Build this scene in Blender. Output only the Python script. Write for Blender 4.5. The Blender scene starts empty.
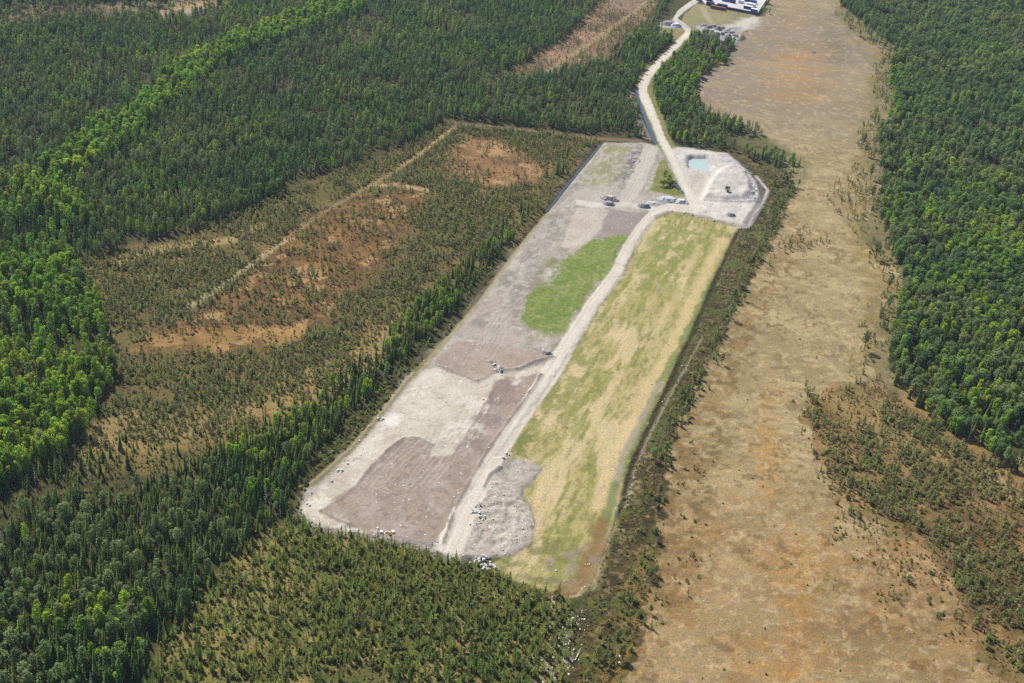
import bpy, bmesh, math, random
import numpy as np
from mathutils import Vector, Matrix

random.seed(7)
rng = np.random.default_rng(11)
scene = bpy.context.scene
COL = scene.collection

# ------------------------------------------------------------------ camera geometry / surveying
F_PX = 1300.0
PITCH = math.atan(737.0 / F_PX)
CAM_H = 300.0
ROLL = math.radians(5.0)
cr_, sr_ = math.cos(ROLL), math.sin(ROLL)
cp, sp = math.cos(PITCH), math.sin(PITCH)

def P(x, y):
    """pixel of the photograph -> point on the ground"""
    a = (x - 512.0) / F_PX
    b = -(y - 341.5) / F_PX
    a, b = a * cr_ - b * sr_, a * sr_ + b * cr_
    dy = cp + b * sp
    dz = -sp + b * cp
    t = -CAM_H / dz
    return (a * t, dy * t)

def PP(pts):
    return np.array([P(*p[:2]) for p in pts], dtype=np.float64)

def project(X, Y, Z=0.0):
    dz = Z - CAM_H
    depth = Y * cp - dz * sp
    up = Y * sp + dz * cp
    a, b = X / depth, up / depth
    a, b = a * cr_ + b * sr_, -a * sr_ + b * cr_
    return 512 + F_PX * a, 341.5 - F_PX * b, depth

def lin(c):
    c = np.asarray(c, dtype=np.float64) / 255.0
    return np.where(c <= 0.04045, c / 12.92, ((c + 0.055) / 1.055) ** 2.4)

KSUN = 2.5
def S(r, g, b):
    """surface colour as photographed in sun -> albedo"""
    return lin((r, g, b)) / KSUN

def strip(pts):
    """centre line (x, y, width) in survey pixels -> outline"""
    L, R = [], []
    n = len(pts)
    for i, (x, y, w) in enumerate(pts):
        x0, y0, _ = pts[max(i - 1, 0)]
        x1, y1, _ = pts[min(i + 1, n - 1)]
        dx, dy = x1 - x0, y1 - y0
        l = math.hypot(dx, dy) or 1
        nx, ny = -dy / l, dx / l
        L.append((x + nx * w / 2, y + ny * w / 2))
        R.append((x - nx * w / 2, y - ny * w / 2))
    return L + R[::-1]

# ------------------------------------------------------------------ noise
def _hash(ix, iy, seed):
    h = (ix.astype(np.int64) * 374761393 + iy.astype(np.int64) * 668265263 + seed * 974634777) & 0xFFFFFFFF
    h = ((h ^ (h >> 13)) * 1274126177) & 0xFFFFFFFF
    h = (h ^ (h >> 16)) & 0xFFFFFFFF
    return h.astype(np.float64) / 4294967295.0

def vnoise(x, y, seed):
    fx, fy = np.floor(x), np.floor(y)
    tx, ty = x - fx, y - fy
    tx = tx * tx * (3 - 2 * tx)
    ty = ty * ty * (3 - 2 * ty)
    a = _hash(fx, fy, seed); b = _hash(fx + 1, fy, seed)
    c = _hash(fx, fy + 1, seed); d = _hash(fx + 1, fy + 1, seed)
    return (a * (1 - tx) + b * tx) * (1 - ty) + (c * (1 - tx) + d * tx) * ty

def fbm(x, y, scale, octaves=4, seed=1, rot=None, stretch=1.0, gain=0.64):
    if rot is not None:
        c, s = math.cos(rot), math.sin(rot)
        x, y = (x * c + y * s) / stretch, -x * s + y * c
    tot, amp, norm = 0.0, 1.0, 0.0
    f = 1.0 / scale
    for o in range(octaves):
        tot = tot + amp * vnoise(x * f + 13.7 * o, y * f - 7.1 * o, seed + 17 * o)
        norm += amp
        amp *= gain
        f *= 2.03
    return tot / norm

def sstep(a, b, x):
    t = np.clip((x - a) / (b - a), 0, 1)
    return t * t * (3 - 2 * t)

def seg_dist(poly, X, Y, closed):
    best = np.full(X.shape, 1e18)
    n = len(poly)
    for i in range(n if closed else n - 1):
        ax, ay = poly[i]; bx, by = poly[(i + 1) % n]
        ex, ey = bx - ax, by - ay
        L = ex * ex + ey * ey + 1e-9
        t = np.clip(((X - ax) * ex + (Y - ay) * ey) / L, 0, 1)
        d = (X - ax - t * ex) ** 2 + (Y - ay - t * ey) ** 2
        np.minimum(best, d, out=best)
    return np.sqrt(best)

def inside(poly, X, Y):
    r = np.zeros(X.shape, dtype=bool)
    n = len(poly)
    for i in range(n):
        ax, ay = poly[i]; bx, by = poly[(i + 1) % n]
        if ay == by:
            continue
        c = ((ay > Y) != (by > Y)) & (X < (bx - ax) * (Y - ay) / (by - ay) + ax)
        r ^= c
    return r

def sdf(poly, X, Y):
    d = seg_dist(poly, X, Y, True)
    return np.where(inside(poly, X, Y), d, -d)

# ------------------------------------------------------------------ terrain grid
def axis_y():
    y = 262.0; out = [y]
    while y < 1400:
        y += 0.5 + 0.0016 * (y - 262); out.append(y)
    far = [1450, 1550, 1700, 2000, 2600, 3500, 5000, 8000]
    return np.array([-3000, -1500, -700, -200, 0, 120, 200, 235, 250] + out + far, dtype=np.float64)

def axis_x():
    xs = list(np.arange(-100, 190.01, 0.62))
    l, x, st = [], -100.0, 0.62
    while x > -560:
        st = min(st * 1.03, 1.9); x -= st; l.append(x)
    r, x, st = [], xs[-1], 0.62
    while x < 560:
        st = min(st * 1.03, 1.9); x += st; r.append(x)
    return np.array([-6000, -3500, -2000, -1200, -800, -650] + l[::-1] + xs + r + [650, 800, 1200, 2000, 3500, 6000], dtype=np.float64)

GX, GY = axis_x(), axis_y()
NX, NY = len(GX), len(GY)
XX, YY = np.meshgrid(GX, GY)
C = np.zeros((NY, NX, 3))
V = np.ones((NY, NX))              # vegetation roughness 0 = bare ground, 1 = tussocky
Z = (fbm(XX, YY, 60, 3, 5) - 0.5) * 1.2 + (fbm(XX, YY, 5, 2, 6) - 0.5) * 0.18
ZONE = np.zeros((NY, NX), dtype=np.int8)   # 0 forest floor 1 bog 2 gravel 3 road 4 meadow
DITCH_ANG = math.atan2(P(745, 230)[1] - P(590, 590)[1], P(745, 230)[0] - P(590, 590)[0])

def window(poly, m):
    x0, y0 = poly.min(0) - m; x1, y1 = poly.max(0) + m
    i0, i1 = np.searchsorted(GX, [x0, x1]); j0, j1 = np.searchsorted(GY, [y0, y1])
    return slice(max(j0 - 1, 0), min(j1 + 1, NY)), slice(max(i0 - 1, 0), min(i1 + 1, NX))

_seed = [100]
def mask_of(poly, edge, warp, wscale):
    _seed[0] += 7
    w = window(poly, warp + edge + 2)
    X, Y = XX[w], YY[w]
    d = sdf(poly, X, Y)
    if warp:
        d = d + (fbm(X, Y, wscale, 4, _seed[0]) - 0.5) * 2 * warp
    return w, X, Y, d, sstep(-edge, edge, d)

def paint(px, A, B=None, scale=12, edge=1.0, warp=2.0, wscale=9, k=1.0, bias=0.5, sharp=0.22,
          rot=None, stretch=1.0, veg=None, zone=None, world=False, octv=5):
    poly = np.asarray(px) if world else PP(px)
    w, X, Y, d, m = mask_of(poly, edge, warp, wscale)
    if B is not None:
        n = fbm(X, Y, scale, octv, _seed[0] + 3, rot, stretch)
        t = sstep(bias - sharp, bias + sharp, n)[..., None]
        c = np.asarray(A) * (1 - t) + np.asarray(B) * t
    else:
        c = np.asarray(A)[None, None, :]
    mk = (m * k)[..., None]
    C[w] = C[w] * (1 - mk) + c * mk
    if veg is not None:
        V[w] = V[w] * (1 - m * k) + veg * m * k
    if zone is not None:
        z = ZONE[w]; z[m > 0.5] = zone
    return w, m

def patch(px, A, scale=10, bias=0.55, sharp=0.08, k=0.8, edge=4, warp=4, rot=None, stretch=1.0, octv=5, veg=None):
    """irregular islands of one colour inside an outline"""
    poly = PP(px)
    w, X, Y, d, m = mask_of(poly, edge, warp, 10)
    n = fbm(X, Y, scale, octv, _seed[0] + 3, rot, stretch)
    t = sstep(bias - sharp, bias + sharp, n) * m * k
    C[w] = C[w] * (1 - t[..., None]) + np.asarray(A) * t[..., None]
    if veg is not None:
        V[w] = V[w] * (1 - t) + veg * t

def line(px, half, A=None, k=0.8, height=0.0, warp=0.5, soft=0.5, hw=None, zone=None, veg=None):
    poly = PP(px)
    hw = hw or half
    _seed[0] += 5
    w = window(poly, max(half, hw) * 2.5 + 4)
    X, Y = XX[w], YY[w]
    d = seg_dist(poly, X, Y, False) + (fbm(X, Y, 6, 3, _seed[0]) - 0.5) * 2 * warp
    if A is not None:
        m = (1 - sstep(half * (1 - soft), half * (1 + soft), d)) * k
        C[w] = C[w] * (1 - m[..., None]) + np.asarray(A) * m[..., None]
        if veg is not None:
            V[w] = V[w] * (1 - m) + veg * m
        if zone is not None:
            z = ZONE[w]; z[m > 0.5 * k] = zone
    if height:
        Z[w] += height * np.exp(-(d / hw) ** 2) * (0.65 + 0.7 * fbm(X, Y, 5, 3, _seed[0] + 1))

# ------------------------------------------------------------------ outlines (survey pixels)
PAD = [(299, 508), (312, 482), (335, 462), (352, 446), (368, 428), (385, 408), (400, 388), (410, 375), (428, 356), (447, 335),
       (462, 316), (480, 295), (497, 270), (515, 248), (540, 220), (560, 195), (585, 165), (601, 143.5), (642, 143), (655, 146),
       (668, 147), (690, 149), (727, 154), (740, 165), (752, 177), (758, 186), (761, 203), (757, 215), (745, 227), (737, 228),
       (716, 221), (690, 214), (668, 212), (655, 216), (640, 236), (626, 268), (600, 306), (572, 352), (556, 374), (540, 397),
       (510, 437), (495, 458), (508, 457), (525, 461), (541, 468), (534, 479), (523, 490), (520, 499), (529, 508), (534, 522), (531, 543), (512, 555), (494, 558), (470, 559),
       (440, 556), (415, 548), (390, 541), (355, 535), (325, 529), (305, 520)]
ROAD_MAIN = [(446, 556, 30), (455, 538, 27), (463, 518, 24), (474, 495, 20), (489, 468, 17), (510, 435, 16), (531, 403, 16), (546, 381, 18),
             (557, 364, 18), (570, 342, 15), (583, 322, 14), (594, 303, 13), (607, 287, 13), (617, 274, 12), (622, 261, 11), (632, 243, 11),
             (643, 226, 10), (654, 214, 9), (668, 209, 8.5), (684, 209, 8), (700, 213, 9)]
ROAD_NORTH = [(702, 214, 14), (692, 200, 9), (684, 185, 7), (676, 168, 7), (668, 152, 8), (661, 138, 8), (656, 124, 8), (649, 107, 8.5),
              (643, 94, 9), (643, 86, 9), (648, 76, 8), (657, 65, 7), (668, 54, 6.5), (680, 42, 6), (690, 31, 6)]
ROAD_YARD = [(690, 31, 6), (683, 25, 5), (675, 19, 5.5), (679, 13, 5), (688, 6, 5), (697, 0, 5), (712, -12, 5), (735, -30, 5)]
TRACK_PALE = [(652, 147, 14), (646, 163, 16), (638, 182, 16), (630, 196, 15), (623, 206, 9)]
TRACK_CROSS = [(576, 203, 5), (592, 206, 6), (612, 206, 4), (632, 206, 4), (654, 210, 5)]
MEADOW = [(655, 216), (668, 212), (690, 214), (716, 221), (737, 229), (733, 240), (716, 272), (704, 300), (691, 330), (676, 360), (664, 388),
          (652, 412), (639, 440), (628, 468), (621, 494), (612, 525), (600, 560), (588, 590), (570, 595), (545, 590), (520, 582), (503, 573),
          (490, 566), (505, 556), (528, 542), (533, 525), (530, 505), (520, 490), (505, 478), (490, 468), (510, 435), (531, 403), (556, 368),
          (572, 345), (600, 304), (626, 266), (640, 236)]
STRIP_R = [(737, 229), (757, 218), (768, 192), (756, 176), (742, 163), (735, 152), (750, 153), (766, 164), (786, 182), (786, 205), (780, 225), (770, 250), (752, 280),
           (735, 315), (715, 352), (697, 385), (680, 415), (668, 445), (662, 480), (664, 520), (660, 560), (650, 600), (636, 640), (615, 700),
           (600, 760), (540, 760), (560, 690), (570, 640), (580, 605), (592, 585), (603, 560), (613, 525), (622, 494), (629, 468), (640, 440),
           (653, 412), (677, 360), (692, 330), (705, 300), (717, 272), (734, 240)]
BOG = [(835, -70), (838, 20), (852, 30), (885, 42), (890, 60), (870, 88), (892, 112), (872, 130), (872, 170), (870, 200), (868, 240), (892, 265),
       (897, 285), (885, 310), (875, 345), (880, 378), (850, 380), (815, 390), (805, 405), (812, 440), (830, 475), (860, 510), (900, 530),
       (940, 560), (960, 600), (985, 640), (1010, 690), (1050, 780), (560, 780), (600, 690), (640, 600), (655, 520), (660, 470), (680, 410),
       (710, 355), (745, 285), (775, 235), (795, 190), (790, 155), (740, 128), (705, 112), (690, 92), (702, 74), (728, 62), (742, 46), (757, 20),
       (775, -5), (790, -70)]
SCRUB = [(75, 262), (160, 242), (240, 215), (300, 185), (400, 150), (450, 122), (600, 137), (592, 150), (560, 188), (525, 228), (497, 250), (440, 300),
         (400, 340), (330, 400), (250, 450), (180, 480), (60, 465), (85, 435), (108, 400), (118, 375), (116, 350), (105, 320), (90, 290)]
YOUNG = [(300, 515), (325, 531), (355, 537), (390, 543), (415, 550), (440, 558), (490, 570), (540, 590), (570, 600), (578, 620), (565, 690), (540, 780),
         (100, 780), (135, 690), (165, 640), (200, 600), (225, 560), (250, 545), (285, 520)]
RSCRUB = [(805, 398), (840, 385), (880, 380), (935, 428), (985, 458), (1030, 490), (1110, 540), (1180, 780), (1050, 780), (1010, 690), (985, 640),
          (962, 600), (940, 560), (900, 530), (860, 510), (830, 475), (812, 440)]
LOGGED = [(500, 74), (530, 58), (560, 42), (590, 15), (606, -15), (625, -40), (690, -40), (655, 12), (622, 48), (600, 64), (560, 76), (525, 82)]
LOGGED_NW = [(-60, 26), (0, 10), (60, 4), (150, 2), (205, -4), (240, 4), (215, 12), (180, 17), (110, 18), (50, 20), (0, 30), (-60, 45)]
POND = [(688, 158.5), (693, 156.5), (706, 157), (710, 162), (711, 168), (706, 171.5), (698, 171), (689, 168)]
MOUND = [(703, 199), (706, 188), (712, 178), (720, 170), (731, 167), (744, 172), (751, 182), (753, 195), (744, 201), (722, 202)]
GREEN_ISLE = [(660, 163), (665, 160), (674, 176), (684, 192), (686, 197), (676, 198), (662, 194), (650, 192), (654, 178)]
YARD_FIELD = [(681, 24), (684, 15), (694, 4), (706, 4.5), (757, 15), (748, 28), (737, 42), (715, 40), (700, 34), (690, 29)]
YARD = [(699, -2), (714, -14), (735, -34), (800, -34), (775, -12), (766, 2), (757, 15), (730, 10), (706, 4.5)]

# ------------------------------------------------------------------ paint the land (surface colours only)
n0 = fbm(XX, YY, 25, 4, 31)[..., None]
C[:] = S(70, 74, 38) * (1 - n0) + S(92, 84, 48) * n0

# --- scrub clearing on the left
paint(SCRUB, S(112, 98, 54), S(142, 118, 72), 22, 5, 8, veg=1)
patch(SCRUB, S(112, 106, 55), 14, 0.52, 0.1, 0.7)
OPEN_B = [(290, 228), (350, 196), (418, 186), (428, 200), (400, 240), (350, 290), (320, 330), (262, 352), (200, 352), (140, 348), (200, 312), (250, 272)]
OPEN_A = [(440, 152), (468, 134), (520, 148), (548, 166), (540, 182), (490, 188), (450, 172)]
paint(OPEN_B, S(142, 102, 58), S(106, 82, 46), 9, 3, 12, k=0.85)
patch(OPEN_B, S(206, 166, 116), 10, 0.62, 0.06, 0.8)
patch(OPEN_B, S(172, 130, 76), 12, 0.58, 0.08, 0.55)
patch([(125, 352), (150, 335), (260, 326), (320, 320), (300, 340), (262, 354), (180, 356)], S(188, 148, 88), 12, 0.50, 0.10, 0.65)
paint(OPEN_A, S(176, 132, 88), S(138, 104, 66), 14, 5, 8, k=0.85)
patch(OPEN_A, S(206, 164, 118), 9, 0.6, 0.07, 0.7)
TAN = [(72, 462), (95, 430), (115, 412), (180, 418), (240, 400), (330, 360), (390, 318), (412, 325), (370, 372), (330, 398), (280, 422), (220, 442), (160, 452)]
paint(TAN, S(180, 154, 98), S(150, 128, 76), 10, 6, 8, k=0.9)
line([(120, 262), (165, 248), (230, 240), (260, 226)], 4, S(196, 168, 112), 0.7, warp=2.5)
TRK = [(457, 126), (441, 138), (424, 151), (404, 165), (380, 180), (352, 196), (318, 216), (285, 240), (262, 256), (235, 277), (210, 294), (190, 307)]
line(TRK[:4], 1.6, S(190, 166, 108), 0.85, warp=1.0, veg=0.5)
line(TRK[3:8], 1.6, S(166, 150, 98), 0.55, warp=1.6, veg=0.5)
line(TRK[7:], 1.8, S(190, 174, 124), 0.85, warp=1.0, veg=0.5)
line([(372, 186), (395, 184), (427, 190)], 2.6, S(196, 172, 124), 0.85, warp=0.8)
line([(452, 124), (490, 126), (540, 131), (600, 139), (640, 141)], 2.4, S(150, 122, 104), 0.75, warp=0.8)
# --- logged strips
paint(LOGGED, S(150, 122, 92), S(126, 104, 78), 16, 6, 8)
patch(LOGGED, S(186, 150, 116), 14, 0.56, 0.08, 0.8, rot=0.1, stretch=2.5)
paint([(604, 10), (612, -4), (650, -4), (642, 6), (628, 11)], S(160, 134, 112), S(150, 122, 96), 14, 5, 6)
line([(548, 70), (580, 50), (612, 28), (640, 8), (655, -4)], 2.6, S(170, 150, 110), 0.8)
paint(LOGGED_NW, S(124, 110, 80), S(100, 94, 64), 24, 6, 10)
patch(LOGGED_NW, S(170, 146, 110), 16, 0.60, 0.08, 0.7)
line([(165, 14), (185, 9), (205, 3)], 7, S(200, 166, 126), 0.9, warp=3)
line([(160, 18), (190, 12), (222, 4)], 2, S(184, 176, 164), 0.8)
line([(28, 6), (45, 3), (60, 4)], 5, S(184, 164, 120), 0.8, warp=3)

# --- young pines below the pad
paint(YOUNG, S(116, 116, 58), S(94, 100, 48), 4, 2, 5)
patch(YOUNG, S(172, 150, 96), 7, 0.58, 0.07, 0.75)
patch([(150, 683), (170, 640), (205, 600), (230, 560), (290, 520), (330, 540), (300, 600), (250, 683)], S(152, 140, 76), 3.5, 0.44, 0.08, 0.85)
patch([(540, 640), (560, 610), (590, 610), (585, 650), (560, 690), (535, 690)], S(186, 176, 164), 3, 0.58, 0.05, 0.85)

# --- the bog
paint([(780, 380), (900, 370), (1040, 470), (1200, 560), (1200, 800), (780, 800)], S(150, 118, 72), S(176, 142, 94), 9, 2, 4, veg=1)
paint([(825, -60), (900, -60), (910, 60), (905, 130), (890, 240), (912, 280), (905, 400), (840, 400)], S(150, 136, 96), S(126, 116, 74), 9, 2, 4, veg=1)
w, m = paint(BOG, S(196, 175, 130), S(170, 152, 110), 16, 1.5, 13, wscale=20, veg=0.8, zone=1)
X, Y = XX[w], YY[w]
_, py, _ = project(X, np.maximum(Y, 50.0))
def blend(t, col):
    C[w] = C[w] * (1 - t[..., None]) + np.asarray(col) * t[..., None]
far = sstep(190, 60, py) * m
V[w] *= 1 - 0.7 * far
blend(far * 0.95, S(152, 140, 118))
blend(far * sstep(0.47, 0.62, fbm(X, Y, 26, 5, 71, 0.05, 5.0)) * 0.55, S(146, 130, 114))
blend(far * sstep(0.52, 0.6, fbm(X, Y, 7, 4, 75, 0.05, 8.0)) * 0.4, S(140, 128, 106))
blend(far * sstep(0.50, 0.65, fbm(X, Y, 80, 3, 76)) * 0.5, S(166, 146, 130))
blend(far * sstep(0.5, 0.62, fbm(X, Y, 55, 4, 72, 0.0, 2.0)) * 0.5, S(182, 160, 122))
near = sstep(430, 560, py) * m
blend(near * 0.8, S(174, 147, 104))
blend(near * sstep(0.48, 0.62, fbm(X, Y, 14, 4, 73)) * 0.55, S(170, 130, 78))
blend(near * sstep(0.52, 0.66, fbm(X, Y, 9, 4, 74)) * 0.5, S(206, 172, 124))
for (cx, cy, rx, ry, col, kk, sc) in [(795, 15, 22, 26, (184, 150, 100), 0.6, 20), (770, 440, 22, 90, (206, 158, 84), 0.55, 12),
                                  (800, 575, 40, 60, (204, 152, 70), 0.6, 10), (780, 672, 60, 14, (204, 152, 72), 0.6, 10), (850, 640, 60, 45, (164, 116, 66), 0.5, 10),
                                  (920, 570, 60, 60, (196, 142, 90), 0.6, 12), (960, 650, 40, 40, (190, 136, 76), 0.6, 10), (870, 130, 22, 50, (140, 128, 100), 0.6, 20),
                                  (834, 45, 22, 40, (124, 118, 90), 0.8, 16), (690, 590, 34, 50, (166, 120, 70), 0.55, 8)]:
    g = np.exp(-(((project(X, Y)[0] - cx) / rx) ** 2 + ((py - cy) / ry) ** 2) * 1.4)
    t = sstep(0.38, 0.70, g * 0.40 + fbm(X, Y, sc * 0.7, 5, int(cx + cy), 0.0, 2.2) * 0.62) * np.minimum(g * 1.6, 1) * kk * 0.6 * m
    blend(t, S(*col))
qx_ = project(X, Y)[0]
g = np.exp(-((qx_ - 798) / 30) ** 2 - ((py - 74) / 30) ** 2)
blend(g * m * sstep(0.46, 0.60, fbm(X, Y, 6, 4, 95, 0.05, 8.0)) * 0.75, S(202, 148, 84))
blend(g * m * 0.3, S(190, 146, 100))
blend(np.exp(-((qx_ - 770 - (py - 480) * 0.08) / 16) ** 2) * sstep(360, 430, py) * m * sstep(0.44, 0.6, fbm(X, Y, 7, 5, 96, math.pi / 2, 3.0)) * 0.45, S(196, 142, 78))
g = np.exp(-((qx_ - 860) / 90) ** 2 - ((py - 640) / 50) ** 2)
blend(g * m * sstep(0.44, 0.6, fbm(X, Y, 6, 5, 97)) * 0.65, S(150, 112, 68))
g = np.exp(-((qx_ - 960) / 60) ** 2 - ((py - 640) / 60) ** 2)
blend(g * m * sstep(0.46, 0.58, fbm(X, Y, 5, 5, 98)) * 0.7, S(116, 86, 48))
# dark wet hollows and dwarf shrub flecks
t = sstep(0.60, 0.66, fbm(X, Y, 4.5, 3, 81)) * sstep(0.45, 0.6, fbm(X, Y, 45, 3, 82)) * m * 0.6 * (1 - far)
blend(t, S(126, 100, 62))
t = sstep(0.56, 0.62, fbm(X, Y, 2.4, 4, 91)) * sstep(0.42, 0.62, fbm(X, Y, 30, 3, 92)) * m * 0.65 * (1 - far * 0.7)
blend(t, S(140, 114, 72))
t = sstep(0.54, 0.62, fbm(X, Y, 13, 4, 93, 0.0, 3.5)) * m * 0.4
blend(t, S(166, 146, 104))
t = sstep(0.60, 0.68, fbm(X, Y, 5.5, 3, 83, 0.0, 2.6)) * m * 0.35
blend(t, S(150, 124, 88))
t = sstep(0.62, 0.68, fbm(X, Y, 3.0, 3, 84)) * m * 0.4
blend(t, S(220, 196, 152))
# scrubby margins of the bog
MARG = [(650, 560), (655, 500), (668, 450), (690, 400), (715, 355), (745, 300), (775, 250), (800, 215), (810, 240), (775, 300), (745, 360), (725, 420), (712, 480), (706, 540), (690, 600), (660, 640), (640, 640)]
patch(MARG, S(124, 104, 62), 3.5, 0.56, 0.06, 0.75, warp=8)
patch(MARG, S(150, 116, 70), 6, 0.54, 0.06, 0.6, warp=8)
patch([(690, 92), (720, 112), (745, 125), (790, 150), (812, 165), (800, 200), (780, 200), (760, 160), (735, 140), (700, 120)], S(124, 122, 74), 8, 0.44, 0.1, 0.7, warp=5)
FRNG = [(835, 0), (866, 28), (892, 48), (878, 90), (892, 110), (872, 140), (874, 200), (870, 240), (896, 268), (895, 295), (880, 330), (880, 380), (850, 378), (862, 340), (862, 300), (850, 250), (846, 200), (856, 150), (868, 100), (868, 60), (850, 40)]
patch(FRNG, S(138, 126, 80), 6, 0.48, 0.08, 0.75, warp=7)
patch(FRNG, S(166, 140, 80), 9, 0.55, 0.08, 0.6, warp=7)
# scrubby rusty ground right of the bog
paint(RSCRUB, S(116, 98, 56), S(150, 126, 78), 9, 1.6, 14, wscale=13, veg=1)
patch(RSCRUB, S(186, 144, 96), 8, 0.62, 0.06, 0.6)
patch([(900, 520), (960, 490), (1100, 520), (1150, 700), (1020, 690), (960, 600)], S(108, 76, 44), 10, 0.50, 0.10, 0.65)
line([(985, 470), (1010, 490), (1030, 505)], 2.5, S(196, 168, 130), 0.6, warp=1.5)
paint([(812, 395), (850, 385), (880, 395), (930, 440), (960, 470), (900, 450), (840, 420)], S(150, 130, 80), S(176, 146, 92), 10, 4, 5, k=0.8)

# --- heather strip right of the meadow
paint(STRIP_R, S(70, 60, 34), S(96, 84, 46), 4.5, 1.0, 7, wscale=9, veg=1, zone=0)
patch(STRIP_R, S(158, 136, 92), 2.2, 0.60, 0.05, 0.7)
patch(STRIP_R, S(100, 108, 52), 9, 0.56, 0.06, 0.7)
patch([(600, 690), (625, 600), (645, 540), (655, 600), (640, 660), (620, 700)], S(160, 126, 66), 7, 0.5, 0.08, 0.7)
patch([(610, 500), (640, 440), (650, 450), (632, 500), (615, 560)], S(204, 184, 150), 2.5, 0.62, 0.05, 0.9)
line([(702, 338), (690, 360), (672, 392), (655, 425), (640, 455), (630, 480), (624, 500)], 0.55, S(160, 146, 124), 0.85, warp=0.3)
line([(624, 500), (617, 520), (607, 545), (598, 568), (590, 590)], 0.8, S(60, 54, 34), 0.8, height=-0.7, warp=0.3)
line([(619, 500), (611, 530), (600, 560), (590, 585), (578, 596), (560, 599), (552, 597)], 0.7, S(206, 190, 152), 0.9, warp=0.3, height=0.4)
line([(556, 598), (551, 604), (553, 610)], 1.0, S(200, 180, 140), 0.9, warp=0.4)

# --- meadow
paint(MEADOW, S(208, 188, 138), S(182, 170, 108), 7, 1.2, 1.5, rot=DITCH_ANG, stretch=3.0, veg=0.5, zone=4)
patch(MEADOW, S(150, 154, 78), 2.6, 0.53, 0.05, 0.8, rot=DITCH_ANG, stretch=6.0)
patch(MEADOW, S(126, 134, 70), 2.2, 0.62, 0.04, 0.6, rot=DITCH_ANG, stretch=2)
patch(MEADOW, S(150, 132, 92), 2.5, 0.66, 0.04, 0.5)
patch(MEADOW, S(228, 206, 160), 7, 0.58, 0.07, 0.75, rot=DITCH_ANG, stretch=5)
patch([(531, 410), (545, 415), (535, 450), (515, 462), (498, 462)], S(126, 136, 66), 2.5, 0.46, 0.07, 0.85, rot=DITCH_ANG, stretch=2.0)
patch([(545, 405), (575, 345), (600, 345), (580, 400), (560, 420)], S(148, 148, 82), 4, 0.48, 0.06, 0.7)
patch([(660, 220), (735, 232), (700, 300), (640, 290), (632, 262)], S(142, 150, 74), 3, 0.5, 0.06, 0.7, rot=DITCH_ANG, stretch=1.6)
patch([(500, 535), (560, 540), (600, 560), (585, 590), (540, 588), (500, 570)], S(132, 130, 74), 4, 0.5, 0.08, 0.75)
line([(722, 240), (700, 285), (676, 335), (655, 380), (632, 425), (612, 470), (598, 505)], 3.2, S(228, 202, 150), 0.75, warp=1.6, soft=0.8)
line([(700, 245), (684, 280), (660, 325)], 2.0, S(222, 198, 146), 0.6, warp=1.2, soft=0.8)
line([(712, 282), (690, 326), (668, 368), (652, 400), (642, 425), (628, 455), (616, 486)], 1.5, S(120, 140, 68), 0.75, warp=2.0)
line([(662, 382), (650, 402), (640, 424), (625, 452), (613, 488), (604, 520)], 1.2, S(178, 166, 148), 0.75, warp=1.6, veg=0.2)
line([(616, 486), (608, 510), (598, 535)], 2.0, S(116, 138, 66), 0.7, warp=2.6)
line([(604, 522), (594, 553), (582, 582), (562, 594)], 3.2, S(150, 118, 76), 0.8, warp=1.5)
patch([(545, 560), (585, 548), (596, 560), (580, 585), (552, 586)], S(164, 146, 134), 4, 0.5, 0.06, 0.8)

line([(737, 233), (719, 272), (707, 300), (694, 330), (679, 361), (667, 389), (655, 413), (642, 441), (631, 469), (624, 494)], 1.1, S(58, 52, 32), 0.85, height=-0.7, hw=1.3, warp=0.5)

# --- gravel pad
w, m = paint(PAD, S(188, 177, 164), S(164, 154, 144), 9, 0.8, 1.8, veg=0.0, zone=2, wscale=6)
Z[w] += m * 0.5
patch(PAD, S(210, 200, 186), 13, 0.54, 0.10, 0.7, rot=DITCH_ANG, stretch=2.2)
patch(PAD, S(148, 138, 128), 2.2, 0.60, 0.05, 0.6)
patch(PAD, S(222, 212, 198), 2.6, 0.62, 0.05, 0.55)
UP = [(601, 146), (640, 145), (650, 150), (636, 180), (620, 202), (585, 205), (560, 225), (535, 262), (520, 290), (500, 330), (450, 338), (480, 298), (540, 222)]
patch(UP, S(152, 143, 134), 5, 0.5, 0.1, 0.6, rot=DITCH_ANG, stretch=2.5)
patch([(600, 146), (638, 146), (622, 178), (606, 186), (580, 192), (588, 168)], S(160, 160, 96), 10, 0.46, 0.12, 0.75)
patch([(633, 148), (650, 150), (632, 180), (615, 185)], S(106, 100, 106), 3, 0.48, 0.06, 0.85, rot=0.2, stretch=1.6)
paint([(562, 246), (568, 228), (576, 209), (602, 208), (597, 226), (586, 246), (572, 251)], S(212, 200, 184), S(200, 186, 170), 8, 1, 1.5)
line([(566, 246), (585, 240), (600, 226), (606, 216)], 2.4, S(214, 203, 190), 0.8)
paint([(601, 226), (611, 211), (646, 214), (641, 228), (626, 237), (600, 240)], S(172, 160, 152), S(160, 148, 140), 8, 1, 1.5)
paint([(573, 195), (590, 186), (618, 188), (630, 200), (600, 203), (578, 204)], S(206, 196, 184), S(190, 180, 168), 8, 1.5, 2, k=0.8)
# olive growth next to the green field
patch([(533, 290), (545, 262), (562, 250), (575, 262), (552, 280), (535, 315)], S(142, 138, 92), 7, 0.45, 0.1, 0.8)
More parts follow.
